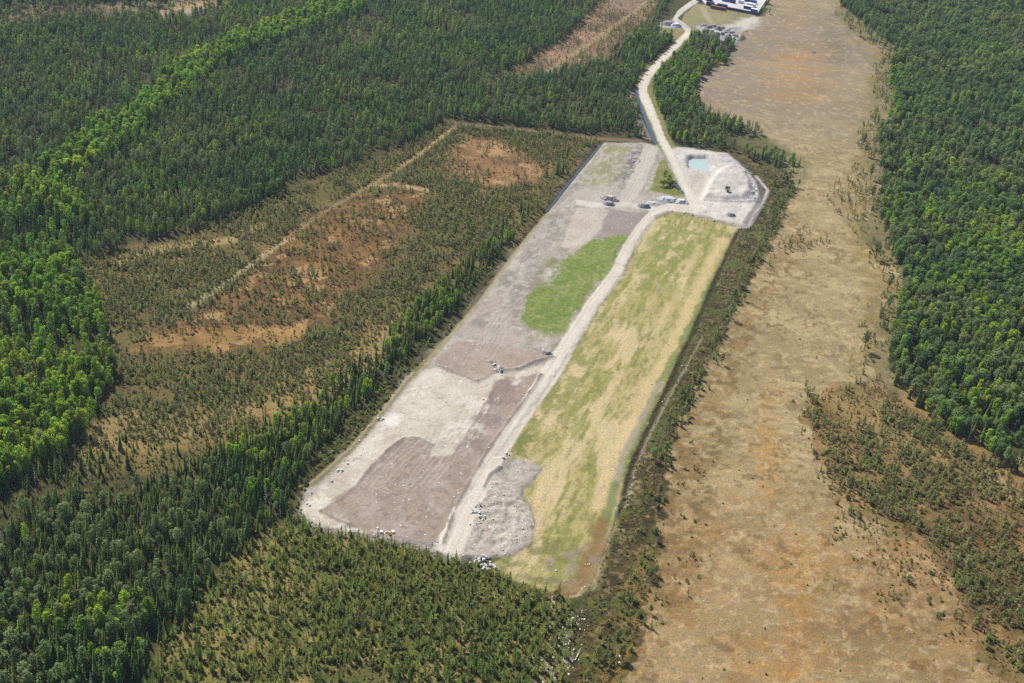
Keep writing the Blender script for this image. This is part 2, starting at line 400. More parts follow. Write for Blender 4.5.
# the green field
GREEN = [(520, 314), (526, 304), (529, 295), (546, 287), (552, 278), (556, 271), (570, 256), (590, 243), (612, 237), (625, 238), (620, 252), (613, 262),
         (613, 271), (600, 285), (588, 297), (576, 314), (565, 331), (548, 332), (533, 329), (523, 322)]
paint(GREEN, S(132, 150, 70), S(150, 160, 90), 3, 0.8, 5.0, wscale=11, veg=0.7)
patch(GREEN, S(176, 168, 120), 3, 0.60, 0.05, 0.6)
patch(GREEN, S(104, 126, 54), 2, 0.60, 0.05, 0.6)
patch(GREEN, S(116, 140, 58), 4, 0.54, 0.07, 0.7)
patch([(530, 326), (565, 332), (560, 350), (520, 345)], S(146, 146, 96), 8, 0.5, 0.1, 0.6)
# purple brown ploughed soil and pale bands
PALE = [(425, 371), (440, 368), (476, 384), (490, 377), (512, 368), (545, 366), (556, 364), (545, 385), (500, 400), (470, 445), (440, 470), (405, 445), (385, 452),
        (364, 472), (357, 485), (340, 497), (322, 512), (400, 540), (330, 530), (302, 516), (304, 505), (340, 465), (386, 415)]
paint(PALE, S(226, 215, 197), S(208, 196, 177), 6, 1.2, 1.6, rot=DITCH_ANG, stretch=1.8)
BROWN1 = [(319, 512), (336, 498), (356, 487), (366, 473), (386, 452), (404, 439), (418, 439), (433, 446), (429, 457), (450, 456), (462, 440), (482, 410), (494, 384),
          (506, 377), (526, 378), (543, 372), (534, 388), (505, 428), (472, 476), (455, 507), (443, 545), (425, 545), (400, 540), (370, 534), (348, 527), (330, 519)]
paint(BROWN1, S(182, 162, 146), S(166, 147, 133), 4, 0.7, 1.2, wscale=5)
patch(BROWN1, S(196, 180, 168), 12, 0.54, 0.08, 0.6, rot=DITCH_ANG + 0.5, stretch=2.2)
patch([(482, 412), (496, 384), (520, 382), (505, 410), (478, 452), (462, 445)], S(152, 134, 126), 6, 0.42, 0.1, 0.8)
patch(BROWN1, S(134, 122, 120), 2.2, 0.66, 0.04, 0.6)
BROWN2 = [(434, 362), (455, 341), (492, 344), (522, 351), (553, 353), (548, 360), (530, 365), (502, 370), (490, 376), (478, 383), (446, 373)]
paint(BROWN2, S(176, 157, 143), S(190, 171, 156), 5, 0.8, 1.4, wscale=5)
patch(UP, S(206, 197, 186), 3.0, 0.56, 0.06, 0.6, rot=DITCH_ANG, stretch=2.0)
patch([(447, 335), (497, 290), (520, 330), (525, 350), (455, 342)], S(190, 174, 164), 8, 0.46, 0.12, 0.7)
patch(PALE, S(240, 232, 216), 5, 0.6, 0.05, 0.7, rot=DITCH_ANG, stretch=2)
patch(PALE, S(176, 166, 152), 2, 0.64, 0.05, 0.5)
paint([(384, 421), (393, 412), (404, 416), (397, 426), (384, 428)], S(248, 243, 232), None, edge=1.5, warp=1.2, k=0.9)
paint([(432, 372), (440, 371), (444, 379), (434, 381)], S(232, 224, 208), None, edge=2, warp=1.2, k=0.7)
# stony lower end and spoil bay
paint([(487, 470), (505, 480), (518, 494), (529, 508), (534, 522), (531, 543), (512, 555), (494, 558), (462, 556), (466, 530), (476, 500)],
      S(190, 177, 162), S(214, 202, 186), 3, 1, 1.5)
patch([(500, 500), (530, 508), (533, 525), (520, 548), (480, 550), (470, 530)], S(146, 135, 124), 2.0, 0.58, 0.06, 0.7, rot=0.6, stretch=1.8)
patch([(474, 500), (500, 505), (528, 512), (528, 540), (500, 552), (470, 552)], S(224, 214, 204), 2.0, 0.58, 0.05, 0.7)
patch([(400, 540), (440, 552), (495, 560), (470, 545), (440, 545), (420, 540)], S(152, 142, 130), 2.0, 0.54, 0.06, 0.6)
patch([(302, 515), (330, 524), (400, 545), (440, 556), (330, 531)], S(158, 148, 136), 2, 0.54, 0.06, 0.6)
# compound with pond
COMP = [(664, 149), (690, 150), (727, 155), (740, 166), (752, 178), (758, 187), (760, 203), (756, 214), (745, 226), (716, 220), (692, 212), (684, 190), (672, 165)]
paint(COMP, S(238, 230, 220), S(218, 209, 198), 5, 1, 1.2)
patch(COMP, S(196, 188, 184), 4, 0.58, 0.06, 0.6)
line([(699, 203), (703, 193), (709, 182), (717, 173), (728, 168)], 2.4, S(240, 234, 224), 0.9, warp=0.8)
patch([(708, 180), (720, 172), (742, 174), (748, 190), (735, 196), (712, 194)], S(204, 200, 188), 7, 0.45, 0.08, 0.7)
paint([(687, 173), (712, 172), (706, 186), (698, 199), (690, 196)], S(216, 202, 184), S(196, 184, 170), 6, 2, 2, k=0.7)
patch([(742, 172), (756, 182), (758, 205), (750, 208), (746, 190)], S(140, 138, 154), 2.6, 0.5, 0.05, 0.8)
patch([(726, 155), (740, 166), (736, 170), (724, 162)], S(170, 168, 184), 3, 0.45, 0.08, 0.8)
line([(756, 177), (768, 191), (762, 206), (748, 228), (737, 229)], 1.1, S(206, 194, 190), 0.9, warp=0.3, height=0.7, hw=1.4)
line([(758, 186), (762, 193), (758, 206), (745, 224)], 1.8, S(116, 112, 108), 0.8, warp=0.6)
# green island between the roads
paint(GREEN_ISLE, S(128, 136, 62), S(150, 148, 88), 8, 1, 1.5, veg=0.8)
paint([(650, 194), (664, 195), (684, 199), (686, 203), (660, 201), (648, 201)], S(200, 188, 176), S(180, 168, 156), 6, 1, 1.2, k=0.8)
# yard field at the far end
paint(YARD_FIELD, S(166, 154, 112), S(148, 142, 96), 16, 1.5, 2, veg=0.5, zone=4)
patch([(686, 20), (696, 8), (716, 8), (714, 18), (700, 22)], S(146, 152, 92), 14, 0.48, 0.10, 0.6)
line([(703, 8), (706, 15), (711, 22)], 3, S(190, 176, 150), 0.7, warp=1.5)
line([(722, 30), (742, 27), (752, 21)], 9, S(224, 215, 203), 0.7, warp=6)
line([(700, 27), (725, 28), (742, 26), (756, 18)], 4.5, S(222, 212, 198), 0.85, warp=2.5)
paint([(696, 25), (742, 27), (739, 39), (733, 42), (708, 37), (697, 33)], S(206, 198, 190), S(168, 164, 172), 8, 1.5, 2, veg=0.1, zone=2)
patch([(702, 25), (740, 29), (736, 40), (708, 36)], S(112, 110, 128), 4.5, 0.54, 0.05, 0.85)
paint([(655, 28), (672, 18), (682, 28), (690, 32), (680, 40), (662, 38)], S(170, 146, 116), S(140, 134, 84), 10, 2, 2.5)
paint([(655, 27), (666, 21), (676, 24), (680, 28), (668, 28)], S(200, 196, 196), S(170, 170, 178), 8, 1.5, 2)
paint(YARD, S(238, 232, 230), S(222, 216, 216), 30, 0.8, 0.6, veg=0.0, zone=2)
# verges along the north road
paint(strip([(p[0] + 1, p[1], p[2] * 2.0) for p in ROAD_NORTH[4:]]), S(132, 138, 72), S(158, 150, 96), 8, 1.0, 1.6, k=0.9)
line([(630, 92), (634, 110), (642, 128), (648, 139)], 3, S(168, 146, 138), 0.7, warp=1.2)

# roads last
def road(pts, A, B, edge=0.5, warp=0.7, lift=0.25, ruts=True):
    w, m = paint(strip(pts), A, B, 6, edge, warp, veg=0.0, zone=3, rot=DITCH_ANG, stretch=3, wscale=4)
    Z[w] += m * lift
    if ruts:
        c = PP(pts)
        X, Y = XX[w], YY[w]
        d = seg_dist(c, X, Y, False) + (fbm(X, Y, 18, 2, 333) - 0.5) * 1.0
        for r, wd, kk in ((1.1, 0.45, 0.35), (2.9, 0.4, 0.25)):
            t = np.exp(-((d - r) / wd) ** 2) * m * kk
            C[w] = C[w] * (1 - t[..., None]) + S(236, 228, 214) * t[..., None]
            Z[w] -= t * 0.2
        t = np.exp(-((d - 2.0) / 0.35) ** 2) * m * 0.35
        C[w] = C[w] * (1 - t[..., None]) + S(186, 176, 160) * t[..., None]
road(TRACK_PALE, S(210, 200, 188), S(196, 186, 174), warp=1.2)
road(TRACK_CROSS, S(228, 220, 208), S(216, 206, 192), warp=0.7, ruts=False)
road(ROAD_MAIN, S(236, 226, 209), S(222, 211, 194))
road(ROAD_NORTH, S(240, 231, 215), S(230, 220, 204))
road(ROAD_YARD, S(226, 218, 208), S(212, 204, 192), ruts=False)
line([(678, 21), (684, 25), (694, 30)], 1.0, S(120, 130, 80), 0.6)
line([(699, 31), (712, 30), (735, 38)], 1.5, S(226, 216, 204), 0.6, warp=1)
# wheel tracks wandering over the pad
for i in range(46):
    t0 = random.random()
    cx, cy = random.choice([(400, 480), (440, 420), (480, 370), (470, 350), (520, 250), (580, 215), (380, 500), (420, 500), (730, 212), (728, 185), (600, 175)])
    cx += random.uniform(-25, 25); cy += random.uniform(-18, 18)
    x, y = P(cx, cy)
    a = DITCH_ANG + random.choice([0, 0.15, -0.2, 1.2, 1.5]) + random.uniform(-0.2, 0.2)
    pts = []
    for s_ in range(7):
        pts.append((x, y)); x += 7 * math.cos(a); y += 7 * math.sin(a); a += random.uniform(-0.12, 0.12)
    pts = np.array(pts)
    w = window(pts, 5)
    X, Y = XX[w], YY[w]
    padm = (ZONE[w] == 2) & ~inside(PP(GREEN), X, Y)
    d = seg_dist(pts, X, Y, False)
    for off in (0.0, 2.1):
        g = np.exp(-((d - off) / 0.33) ** 2) * padm * random.uniform(0.15, 0.4)
        C[w] = C[w] * (1 - g[..., None]) + (S(150, 140, 132) if i % 2 else S(222, 212, 198)) * g[..., None]
        Z[w] -= g * 0.25

# ------------------------------------------------------------------ relief
BANK_SHADE = S(134, 120, 112)  # bank soil, darkened to put the shadow of the small scarps in
line([(443, 546), (456, 508), (472, 478), (487, 453), (505, 428), (520, 407), (534, 388), (541, 376)], 0.49, BANK_SHADE, 0.8, height=0.56, hw=0.75, warp=0.8)
line([(503, 372), (520, 370), (534, 363), (552, 358)], 0.91, BANK_SHADE, 0.7, height=1.28, hw=1.20)
line([(436, 366), (448, 370), (476, 383), (488, 378)], 0.49, BANK_SHADE, 0.6, height=0.48, hw=0.83)
line([(385, 452), (404, 439), (418, 439), (433, 446)], 0.49, BANK_SHADE, 0.7, height=0.56, hw=0.75)
line([(320, 512), (340, 500), (357, 486), (366, 473), (386, 452)], 0.35, BANK_SHADE, 0.45, height=0.28, hw=0.68)
line([(320, 512), (332, 519), (352, 527), (372, 534), (386, 538)], 0.42, BANK_SHADE, 0.7, height=0.40, hw=0.68)
line([(396, 538), (415, 543), (434, 547)], 0.8, S(140, 134, 134), 0.4, height=0.5, hw=1.0)
line([(312, 484), (335, 464), (352, 448), (385, 410), (410, 377), (447, 337)], 0.9, S(206, 194, 176), 0.5, height=0.7, hw=1.2)
line([(496, 387), (480, 413), (466, 437)], 0.35, BANK_SHADE, 0.5, height=0.32, hw=0.68)
line([(626, 268), (612, 262), (614, 252), (622, 242)], 0.42, BANK_SHADE, 0.4, height=0.40, hw=0.75)
line([(484, 488), (490, 476), (500, 468)], 0.70, BANK_SHADE, 0.7, height=0.80, hw=0.90)
line([(655, 217), (668, 213), (690, 215), (716, 222)], 1.0, S(168, 156, 146), 0.6, height=0.6, hw=1.3)
line([(704, 201), (722, 203), (742, 203), (756, 202)], 1.0, S(160, 150, 144), 0.7, height=0.6, hw=1.4)  # low bank; its grey paints in the shade below the mound
# mound inside the compound
poly = PP(MOUND)
w, X, Y, d, m = mask_of(poly, 1, 1.0, 6)
Z[w] += 2.2 * sstep(-1, 3.5, d) + 1.6 * sstep(2, 8, d) * (fbm(X, Y, 9, 4, 909) - 0.5)
# mounds and rough ground in the compound / spoil bay
for px, hh, sc in ((COMP, 0.7, 4), ([(487, 470), (530, 505), (533, 525), (512, 556), (470, 556), (470, 520)], 1.6, 2.4), ([(487, 470), (530, 505), (533, 525), (512, 556), (470, 556), (470, 520)], 1.0, 1.3), ([(302, 512), (330, 524), (400, 540), (438, 548), (440, 556), (360, 537), (305, 520)], 0.9, 1.6), (PAD, 0.35, 2.0), (YARD_FIELD, 0.5, 8),
                   ([(702, 25), (740, 29), (736, 40), (708, 36)], 2.6, 5)):
    w, X, Y, d, m = mask_of(PP(px), 2, 0, 5)
    nr = (ZONE[w] != 3)
    Z[w] += m * hh * (fbm(X, Y, sc, 3, 77) - 0.4) * nr
# pond pit
w, X, Y, d, m = mask_of(PP(POND), 1, 0.7, 5)
pit = sstep(-2.5, 2.0, d)
Z[w] = Z[w] * (1 - pit) + (-2.2) * pit
# ditches
DITCH_L = [(601, 143), (590, 157), (578, 171), (566, 186), (556, 199), (546, 211)]
DITCH_N = [(636, 87), (638, 96), (641, 106), (646, 119), (652, 133), (657, 144)]
def carve(px, half, depth):
    poly = PP(px); w = window(poly, half * 4)
    d = seg_dist(poly, XX[w], YY[w], False)
    t = 1 - sstep(half * 0.7, half * 2.2, d)
    Z[w] = Z[w] * (1 - t) + depth * t
    C[w] = C[w] * (1 - 0.6 * t[..., None]) + S(90, 84, 52) * 0.6 * t[..., None]
carve(DITCH_L, 1.1, -0.9)
carve(DITCH_N, 0.95, -0.9)
line([(547, 210), (528, 233), (505, 262), (480, 297), (462, 318), (440, 343), (415, 372)], 1.2, S(112, 96, 60), 0.8, height=-0.8, hw=1.2, warp=0.3)
line([(552, 208), (532, 232), (509, 261), (485, 296), (466, 318), (442, 345), (414, 378)], 1.2, S(158, 152, 92), 0.6, warp=1.2)
line([(415, 373), (390, 404), (370, 428), (352, 448), (330, 468), (312, 486)], 1.6, S(150, 140, 84), 0.7, warp=0.9)
PUDDLES = [[(673, 182), (677, 183), (681, 188), (679, 189.5), (675, 186)], [(680, 189.5), (683, 190.5), (685, 194), (681.5, 194)]]
for pd in PUDDLES:
    w, X, Y, d, m = mask_of(PP(pd), 0.8, 0, 5)
    t = sstep(-2.5, 0.5, d); Z[w] = Z[w] * (1 - t) + (-0.3) * t
BOGPOOL = [(812, 52), (814, 51), (816.5, 51.6), (815.5, 52.8), (813, 53)]
w, X, Y, d, m = mask_of(PP(BOGPOOL), 0.8, 0, 5)
t = sstep(-2.5, 0.5, d); Z[w] = Z[w] * (1 - t) + (-0.5) * t
# tussocks
Z += V * (fbm(XX, YY, 1.8, 2, 55) - 0.5) * 0.30
C[:] = np.clip(C, 0.005, 0.85)

def ground_z(x, y):
    i = np.clip(np.searchsorted(GX, x), 1, NX - 1); j = np.clip(np.searchsorted(GY, y), 1, NY - 1)
    i = np.where(np.abs(GX[i - 1] - x) < np.abs(GX[i] - x), i - 1, i)
    j = np.where(np.abs(GY[j - 1] - y) < np.abs(GY[j] - y), j - 1, j)
    return Z[j, i]

# ------------------------------------------------------------------ materials
def new_mat(name):
    m = bpy.data.materials.new(name); m.use_nodes = True
    nt = m.node_tree; nt.nodes.clear()
    out = nt.nodes.new('ShaderNodeOutputMaterial')
    b = nt.nodes.new('ShaderNodeBsdfPrincipled')
    nt.links.new(b.outputs[0], out.inputs[0])
    return m, nt, b, out

def N(nt, typ, **kw):
    n = nt.nodes.new(typ)
    for k, v in kw.items():
        if k.startswith('i_'):
            n.inputs[k[2:].replace('_', ' ')].default_value = v
        else:
            setattr(n, k, v)
    return n

def maprange(nt, src, a, b, c, d):
    n = nt.nodes.new('ShaderNodeMapRange')
    n.inputs[1].default_value = a; n.inputs[2].default_value = b; n.inputs[3].default_value = c; n.inputs[4].default_value = d
    nt.links.new(src, n.inputs[0]); return n.outputs[0]

def math_node(nt, op, a, b):
    n = nt.nodes.new('ShaderNodeMath'); n.operation = op
    for i, v in enumerate((a, b)):
        if hasattr(v, 'links'): nt.links.new(v, n.inputs[i])
        else: n.inputs[i].default_value = v
    return n.outputs[0]

def scale_color(nt, col, fac):
    n = nt.nodes.new('ShaderNodeVectorMath'); n.operation = 'SCALE'
    if hasattr(col, 'links'): nt.links.new(col, n.inputs[0])
    else: n.inputs[0].default_value = col
    nt.links.new(fac, n.inputs[3]); return n.outputs[0]

def ground_material():
    m, nt, b, out = new_mat('land_surface')
    at = N(nt, 'ShaderNodeAttribute', attribute_name='tint')
    vg = N(nt, 'ShaderNodeAttribute', attribute_name='growth')
    geo = N(nt, 'ShaderNodeNewGeometry')
    def noise(scale, detail, rough=0.6):
        n = N(nt, 'ShaderNodeTexNoise'); n.inputs['Scale'].default_value = scale
        n.inputs['Detail'].default_value = detail; n.inputs['Roughness'].default_value = rough
        nt.links.new(geo.outputs['Position'], n.inputs['Vector']); return n.outputs['Fac']
    n1 = noise(1.3, 4, 0.7); n2 = noise(0.32, 3); n3 = noise(3.2, 2, 0.6)
    veg = vg.outputs['Fac']
    bare = math_node(nt, 'MULTIPLY', maprange(nt, n1, 0.3, 0.7, 0.76, 1.18), maprange(nt, n3, 0.32, 0.68, 0.84, 1.14))
    grow = math_node(nt, 'MULTIPLY', maprange(nt, n1, 0.32, 0.68, 0.62, 1.34), maprange(nt, n2, 0.3, 0.7, 0.85, 1.15))
    mix = N(nt, 'ShaderNodeMix'); mix.data_type = 'FLOAT'
    nt.links.new(veg, mix.inputs[0]); nt.links.new(bare, mix.inputs[2]); nt.links.new(grow, mix.inputs[3])
    c = scale_color(nt, at.outputs['Color'], mix.outputs[0])
    # slight hue drift
    hs = N(nt, 'ShaderNodeHueSaturation')
    n4 = noise(0.55, 3)
    nt.links.new(maprange(nt, n4, 0.3, 0.7, 0.485, 0.515), hs.inputs['Hue'])
    nt.links.new(maprange(nt, n2, 0.3, 0.7, 0.88, 1.12), hs.inputs['Saturation'])
    nt.links.new(c, hs.inputs['Color'])
    nt.links.new(hs.outputs[0], b.inputs['Base Color'])
    b.inputs['Roughness'].default_value = 0.95
    b.inputs['Specular IOR Level'].default_value = 0.1
    bp = N(nt, 'ShaderNodeBump'); bp.inputs['Strength'].default_value = 0.6
    nt.links.new(math_node(nt, 'ADD', veg, 0.55), bp.inputs['Distance'])
    nt.links.new(math_node(nt, 'MULTIPLY', n1, 0.5), bp.inputs['Height'])
    nt.links.new(bp.outputs[0], b.inputs['Normal'])
    return m

GROUND = ground_material()

def leaf_material(name, base, var=0.3, hue=0.02, translucency=0.3, patch_tint=None, grey=None):
    m, nt, b, out = new_mat(name)
    oi = N(nt, 'ShaderNodeObjectInfo')
    tc = N(nt, 'ShaderNodeTexCoord')
    n = N(nt, 'ShaderNodeTexNoise'); n.inputs['Scale'].default_value = 0.9; n.inputs['Detail'].default_value = 3
    nt.links.new(tc.outputs['Object'], n.inputs['Vector'])
    big = N(nt, 'ShaderNodeTexNoise'); big.inputs['Scale'].default_value = 0.018; big.inputs['Detail'].default_value = 3
    nt.links.new(oi.outputs['Location'], big.inputs['Vector'])
    val = math_node(nt, 'MULTIPLY', maprange(nt, n.outputs['Fac'], 0.3, 0.7, 0.72, 1.3), maprange(nt, oi.outputs['Random'], 0, 1, 1 - var, 1 + var))
    mix = N(nt, 'ShaderNodeMix'); mix.data_type = 'RGBA'
    nt.links.new(maprange(nt, big.outputs['Fac'], 0.40, 0.60, 0, 1), mix.inputs[0])
    mix.inputs[6].default_value = (*base, 1)
    pt = patch_tint if patch_tint is not None else base
    mix.inputs[7].default_value = (*pt, 1)
    c = scale_color(nt, mix.outputs[2], val)
    hs = N(nt, 'ShaderNodeHueSaturation')
    wn = N(nt, 'ShaderNodeTexWhiteNoise'); wn.noise_dimensions = '1D'
    nt.links.new(math_node(nt, 'MULTIPLY', oi.outputs['Random'], 91.7), wn.inputs['W'])
    nt.links.new(maprange(nt, wn.outputs['Value'], 0, 1, 0.5 - hue, 0.5 + hue), hs.inputs['Hue'])
    nt.links.new(c, hs.inputs['Color'])
    nt.links.new(hs.outputs[0], b.inputs['Base Color'])
    b.inputs['Roughness'].default_value = 0.75
    b.inputs['Specular IOR Level'].default_value = 0.08
    tr = N(nt, 'ShaderNodeBsdfTranslucent')
    nt.links.new(hs.outputs[0], tr.inputs['Color'])
    ms = N(nt, 'ShaderNodeMixShader'); ms.inputs[0].default_value = translucency
    nt.links.new(b.outputs[0], ms.inputs[1]); nt.links.new(tr.outputs[0], ms.inputs[2])
    nt.links.new(ms.outputs[0], out.inputs[0])
    return m

def plain_material(name, base, rough=0.8, noise_scale=2.0, amount=0.2, metallic=0.0, spec=0.3):
    m, nt, b, out = new_mat(name)
    tc = N(nt, 'ShaderNodeTexCoord'); oi = N(nt, 'ShaderNodeObjectInfo')
    n = N(nt, 'ShaderNodeTexNoise'); n.inputs['Scale'].default_value = noise_scale; n.inputs['Detail'].default_value = 4
    nt.links.new(tc.outputs['Object'], n.inputs['Vector'])
    v = math_node(nt, 'MULTIPLY', maprange(nt, n.outputs['Fac'], 0.3, 0.7, 1 - amount, 1 + amount), maprange(nt, oi.outputs['Random'], 0, 1, 0.88, 1.12))
    nt.links.new(scale_color(nt, tuple(base), v), b.inputs['Base Color'])
    b.inputs['Roughness'].default_value = rough; b.inputs['Metallic'].default_value = metallic
    b.inputs['Specular IOR Level'].default_value = spec
    bp = N(nt, 'ShaderNodeBump'); bp.inputs['Strength'].default_value = 0.3; bp.inputs['Distance'].default_value = 0.1
    nt.links.new(n.outputs['Fac'], bp.inputs['Height']); nt.links.new(bp.outputs[0], b.inputs['Normal'])
    return m

def water_material(name, base, rough=0.06, spec=0.5):
    m, nt, b, out = new_mat(name)
    b.inputs['Base Color'].default_value = (*base, 1); b.inputs['Roughness'].default_value = rough
    b.inputs['Specular IOR Level'].default_value = spec; b.inputs['IOR'].default_value = 1.33
    geo = N(nt, 'ShaderNodeNewGeometry')
    n = N(nt, 'ShaderNodeTexNoise'); n.inputs['Scale'].default_value = 1.2; n.inputs['Detail'].default_value = 3
    nt.links.new(geo.outputs['Position'], n.inputs['Vector'])
    bp = N(nt, 'ShaderNodeBump'); bp.inputs['Strength'].default_value = 0.12; bp.inputs['Distance'].default_value = 0.05
    nt.links.new(n.outputs['Fac'], bp.inputs['Height']); nt.links.new(bp.outputs[0], b.inputs['Normal'])
    return m

M = {
    'spruce': leaf_material('spruce_needles', (0.090, 0.148, 0.028), 0.45, 0.025, 0.48, (0.145, 0.182, 0.042)),
    'pine': leaf_material('pine_needles', (0.094, 0.156, 0.050), 0.42, 0.02, 0.48, (0.145, 0.178, 0.060)),
    'birch': leaf_material('birch_leaves', (0.160, 0.270, 0.020), 0.38, 0.025, 0.54, (0.235, 0.320, 0.022)),
    'young': leaf_material('young_pine_needles', (0.145, 0.195, 0.040), 0.42, 0.03, 0.52, (0.205, 0.225, 0.050)),
    'bogpine': leaf_material('bog_pine_needles', (0.165, 0.185, 0.064), 0.42, 0.025, 0.5, (0.205, 0.195, 0.074)),
    'shrub': leaf_material('shrub_leaves', (0.200, 0.200, 0.050), 0.42, 0.04, 0.5, (0.160, 0.200, 0.044)),
    'bark': plain_material('grey_bark', (0.13, 0.10, 0.075), 0.9, 3),
    'pinebark': plain_material('pine_bark', (0.20, 0.115, 0.065), 0.9, 3),
    'birchbark': plain_material('birch_bark', (0.45, 0.43, 0.39), 0.8, 5, 0.4),
    'deadwood': plain_material('bleached_wood', (0.52, 0.50, 0.46), 0.85, 3),
    'rock': plain_material('granite', (0.46, 0.445, 0.43), 0.85, 1.4, 0.3),
    'darkrock': plain_material('dark_granite', (0.19, 0.19, 0.21), 0.85, 1.4, 0.3),
    'soil': plain_material('heaped_soil', (0.30, 0.26, 0.23), 0.95, 1.2, 0.25),
    'bluegravel': plain_material('crushed_stone', (0.34, 0.345, 0.35), 0.95, 2.2, 0.2),
    'darkgravel': plain_material('dark_crushed_stone', (0.19, 0.185, 0.19), 0.95, 2.2, 0.2),
    'navy': plain_material('navy_paint', (0.020, 0.030, 0.085), 0.5, 0.6, 0.2),
    'red': plain_material('rust_red_paint', (0.15, 0.05, 0.045), 0.6, 0.8, 0.25),
    'white': plain_material('white_sheet_metal', (0.74, 0.74, 0.74), 0.45, 0.5, 0.06),
    'grey': plain_material('galvanised_steel', (0.36, 0.37, 0.40), 0.5, 0.8, 0.1),
    'blue': plain_material('blue_paint', (0.07, 0.13, 0.38), 0.5, 0.8, 0.15),
    'orange': plain_material('orange_paint', (0.72, 0.27, 0.05), 0.5, 2, 0.12),
    'rubber': plain_material('black_rubber', (0.02, 0.02, 0.022), 0.9, 2, 0.2),
    'glass': plain_material('dark_glass', (0.03, 0.035, 0.05), 0.1, 2, 0.1, spec=0.6),
    'tarp': plain_material('pale_blue_tarpaulin', (0.14, 0.36, 0.52), 0.5, 1.5, 0.1),
    'sack': plain_material('white_woven_sack', (0.70, 0.71, 0.72), 0.8, 3, 0.08),
    'pond': water_material('milky_turquoise_water', (0.23, 0.28, 0.265), 0.12, 0.4),
    'water': water_material('ditch_water', (0.025, 0.040, 0.065), 0.08, 0.5),
    'tussock': leaf_material('dwarf_shrub_leaves', (0.120, 0.110, 0.042), 0.45, 0.04, 0.45, (0.17, 0.135, 0.055)),
    'meadowgrass': leaf_material('grass_blades', (0.24, 0.25, 0.09), 0.3, 0.03, 0.5, (0.33, 0.29, 0.14)),
}

# ------------------------------------------------------------------ mesh helpers
def mesh_np(name, verts, faces, mats, idx=None, smooth=False):
    me = bpy.data.meshes.new(name)
    me.from_pydata([tuple(v) for v in verts], [], [tuple(f) for f in faces])
    for m_ in mats: me.materials.append(m_)
    if idx is not None: me.polygons.foreach_set('material_index', np.asarray(idx, dtype=np.int32))
    if smooth: me.polygons.foreach_set('use_smooth', np.ones(len(me.polygons), dtype=bool))
    me.update(); return me

def link(name, data, parent=None, loc=None, rot=None, scale=None):
    o = bpy.data.objects.new(name, data); COL.objects.link(o)
    if parent is not None: o.parent = parent
    if loc is not None: o.location = loc
    if rot is not None: o.rotation_euler = rot
    if scale is not None: o.scale = scale if hasattr(scale, '__len__') else (scale,) * 3
    return o

def tag(o, label, cat, group=None, kind=None):
    if label: o['label'] = label
    if cat: o['category'] = cat
    if group: o['group'] = group
    if kind: o['kind'] = kind
    return o

class MB:
    def __init__(self): self.v, self.f = [], []
    def add(self, vs, fs):
        n = len(self.v); self.v += [tuple(v) for v in vs]; self.f += [tuple(i + n for i in f) for f in fs]
    def box(self, c, s, rz=0.0):
        x, y, z = (k / 2 for k in s); ca, sa = math.cos(rz), math.sin(rz)
        vs = []
        for dx, dy, dz in [(-x, -y, -z), (x, -y, -z), (x, y, -z), (-x, y, -z), (-x, -y, z), (x, -y, z), (x, y, z), (-x, y, z)]:
            vs.append((c[0] + dx * ca - dy * sa, c[1] + dx * sa + dy * ca, c[2] + dz))
        self.add(vs, [(0, 3, 2, 1), (4, 5, 6, 7), (0, 1, 5, 4), (1, 2, 6, 5), (2, 3, 7, 6), (3, 0, 4, 7)])
    def tube(self, a, b, r0, r1, n=6):
        a, b = Vector(a), Vector(b); d = (b - a).normalized()
        u = d.orthogonal().normalized(); w = d.cross(u)
        vs = [a + (u * math.cos(2 * math.pi * i / n) + w * math.sin(2 * math.pi * i / n)) * r0 for i in range(n)]
        vs += [b + (u * math.cos(2 * math.pi * i / n) + w * math.sin(2 * math.pi * i / n)) * r1 for i in range(n)]
        self.add(vs, [(i, (i + 1) % n, (i + 1) % n + n, i + n) for i in range(n)] + [tuple(range(n))[::-1], tuple(range(n, 2 * n))])
    def mesh(self, name, mat, smooth=False):
        return mesh_np(name, self.v, self.f, [mat], None, smooth)
    def build(self, name, mat, parent=None, smooth=False, **kw):
        return link(name, self.mesh(name, mat, smooth), parent, **kw)

# ------------------------------------------------------------------ terrain objects
def build_terrain():
    ii = (np.arange(NY - 1)[:, None] * NX + np.arange(NX - 1)[None, :])
    quads = np.stack([ii, ii + 1, ii + 1 + NX, ii + NX], -1).reshape(-1, 4)
    zq = ZONE[:-1, :-1].reshape(-1)
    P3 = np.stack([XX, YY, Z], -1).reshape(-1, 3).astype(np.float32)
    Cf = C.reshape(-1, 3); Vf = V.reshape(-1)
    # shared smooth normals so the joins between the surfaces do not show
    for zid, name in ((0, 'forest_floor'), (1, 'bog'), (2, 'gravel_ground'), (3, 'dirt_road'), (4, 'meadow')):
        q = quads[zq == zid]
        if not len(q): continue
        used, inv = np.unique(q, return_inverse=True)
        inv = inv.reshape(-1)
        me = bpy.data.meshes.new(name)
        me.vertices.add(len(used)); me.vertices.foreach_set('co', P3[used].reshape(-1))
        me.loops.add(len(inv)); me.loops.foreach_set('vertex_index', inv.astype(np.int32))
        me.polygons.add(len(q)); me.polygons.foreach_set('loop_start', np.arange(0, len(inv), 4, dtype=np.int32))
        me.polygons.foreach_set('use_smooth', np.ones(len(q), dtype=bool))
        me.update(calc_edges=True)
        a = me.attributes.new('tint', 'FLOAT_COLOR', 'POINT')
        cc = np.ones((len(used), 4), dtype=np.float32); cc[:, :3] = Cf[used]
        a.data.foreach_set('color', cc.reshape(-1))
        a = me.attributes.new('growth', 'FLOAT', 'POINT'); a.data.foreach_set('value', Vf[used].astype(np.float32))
        me.materials.append(GROUND)
        o = link(name, me); o['kind'] = 'structure'
build_terrain()

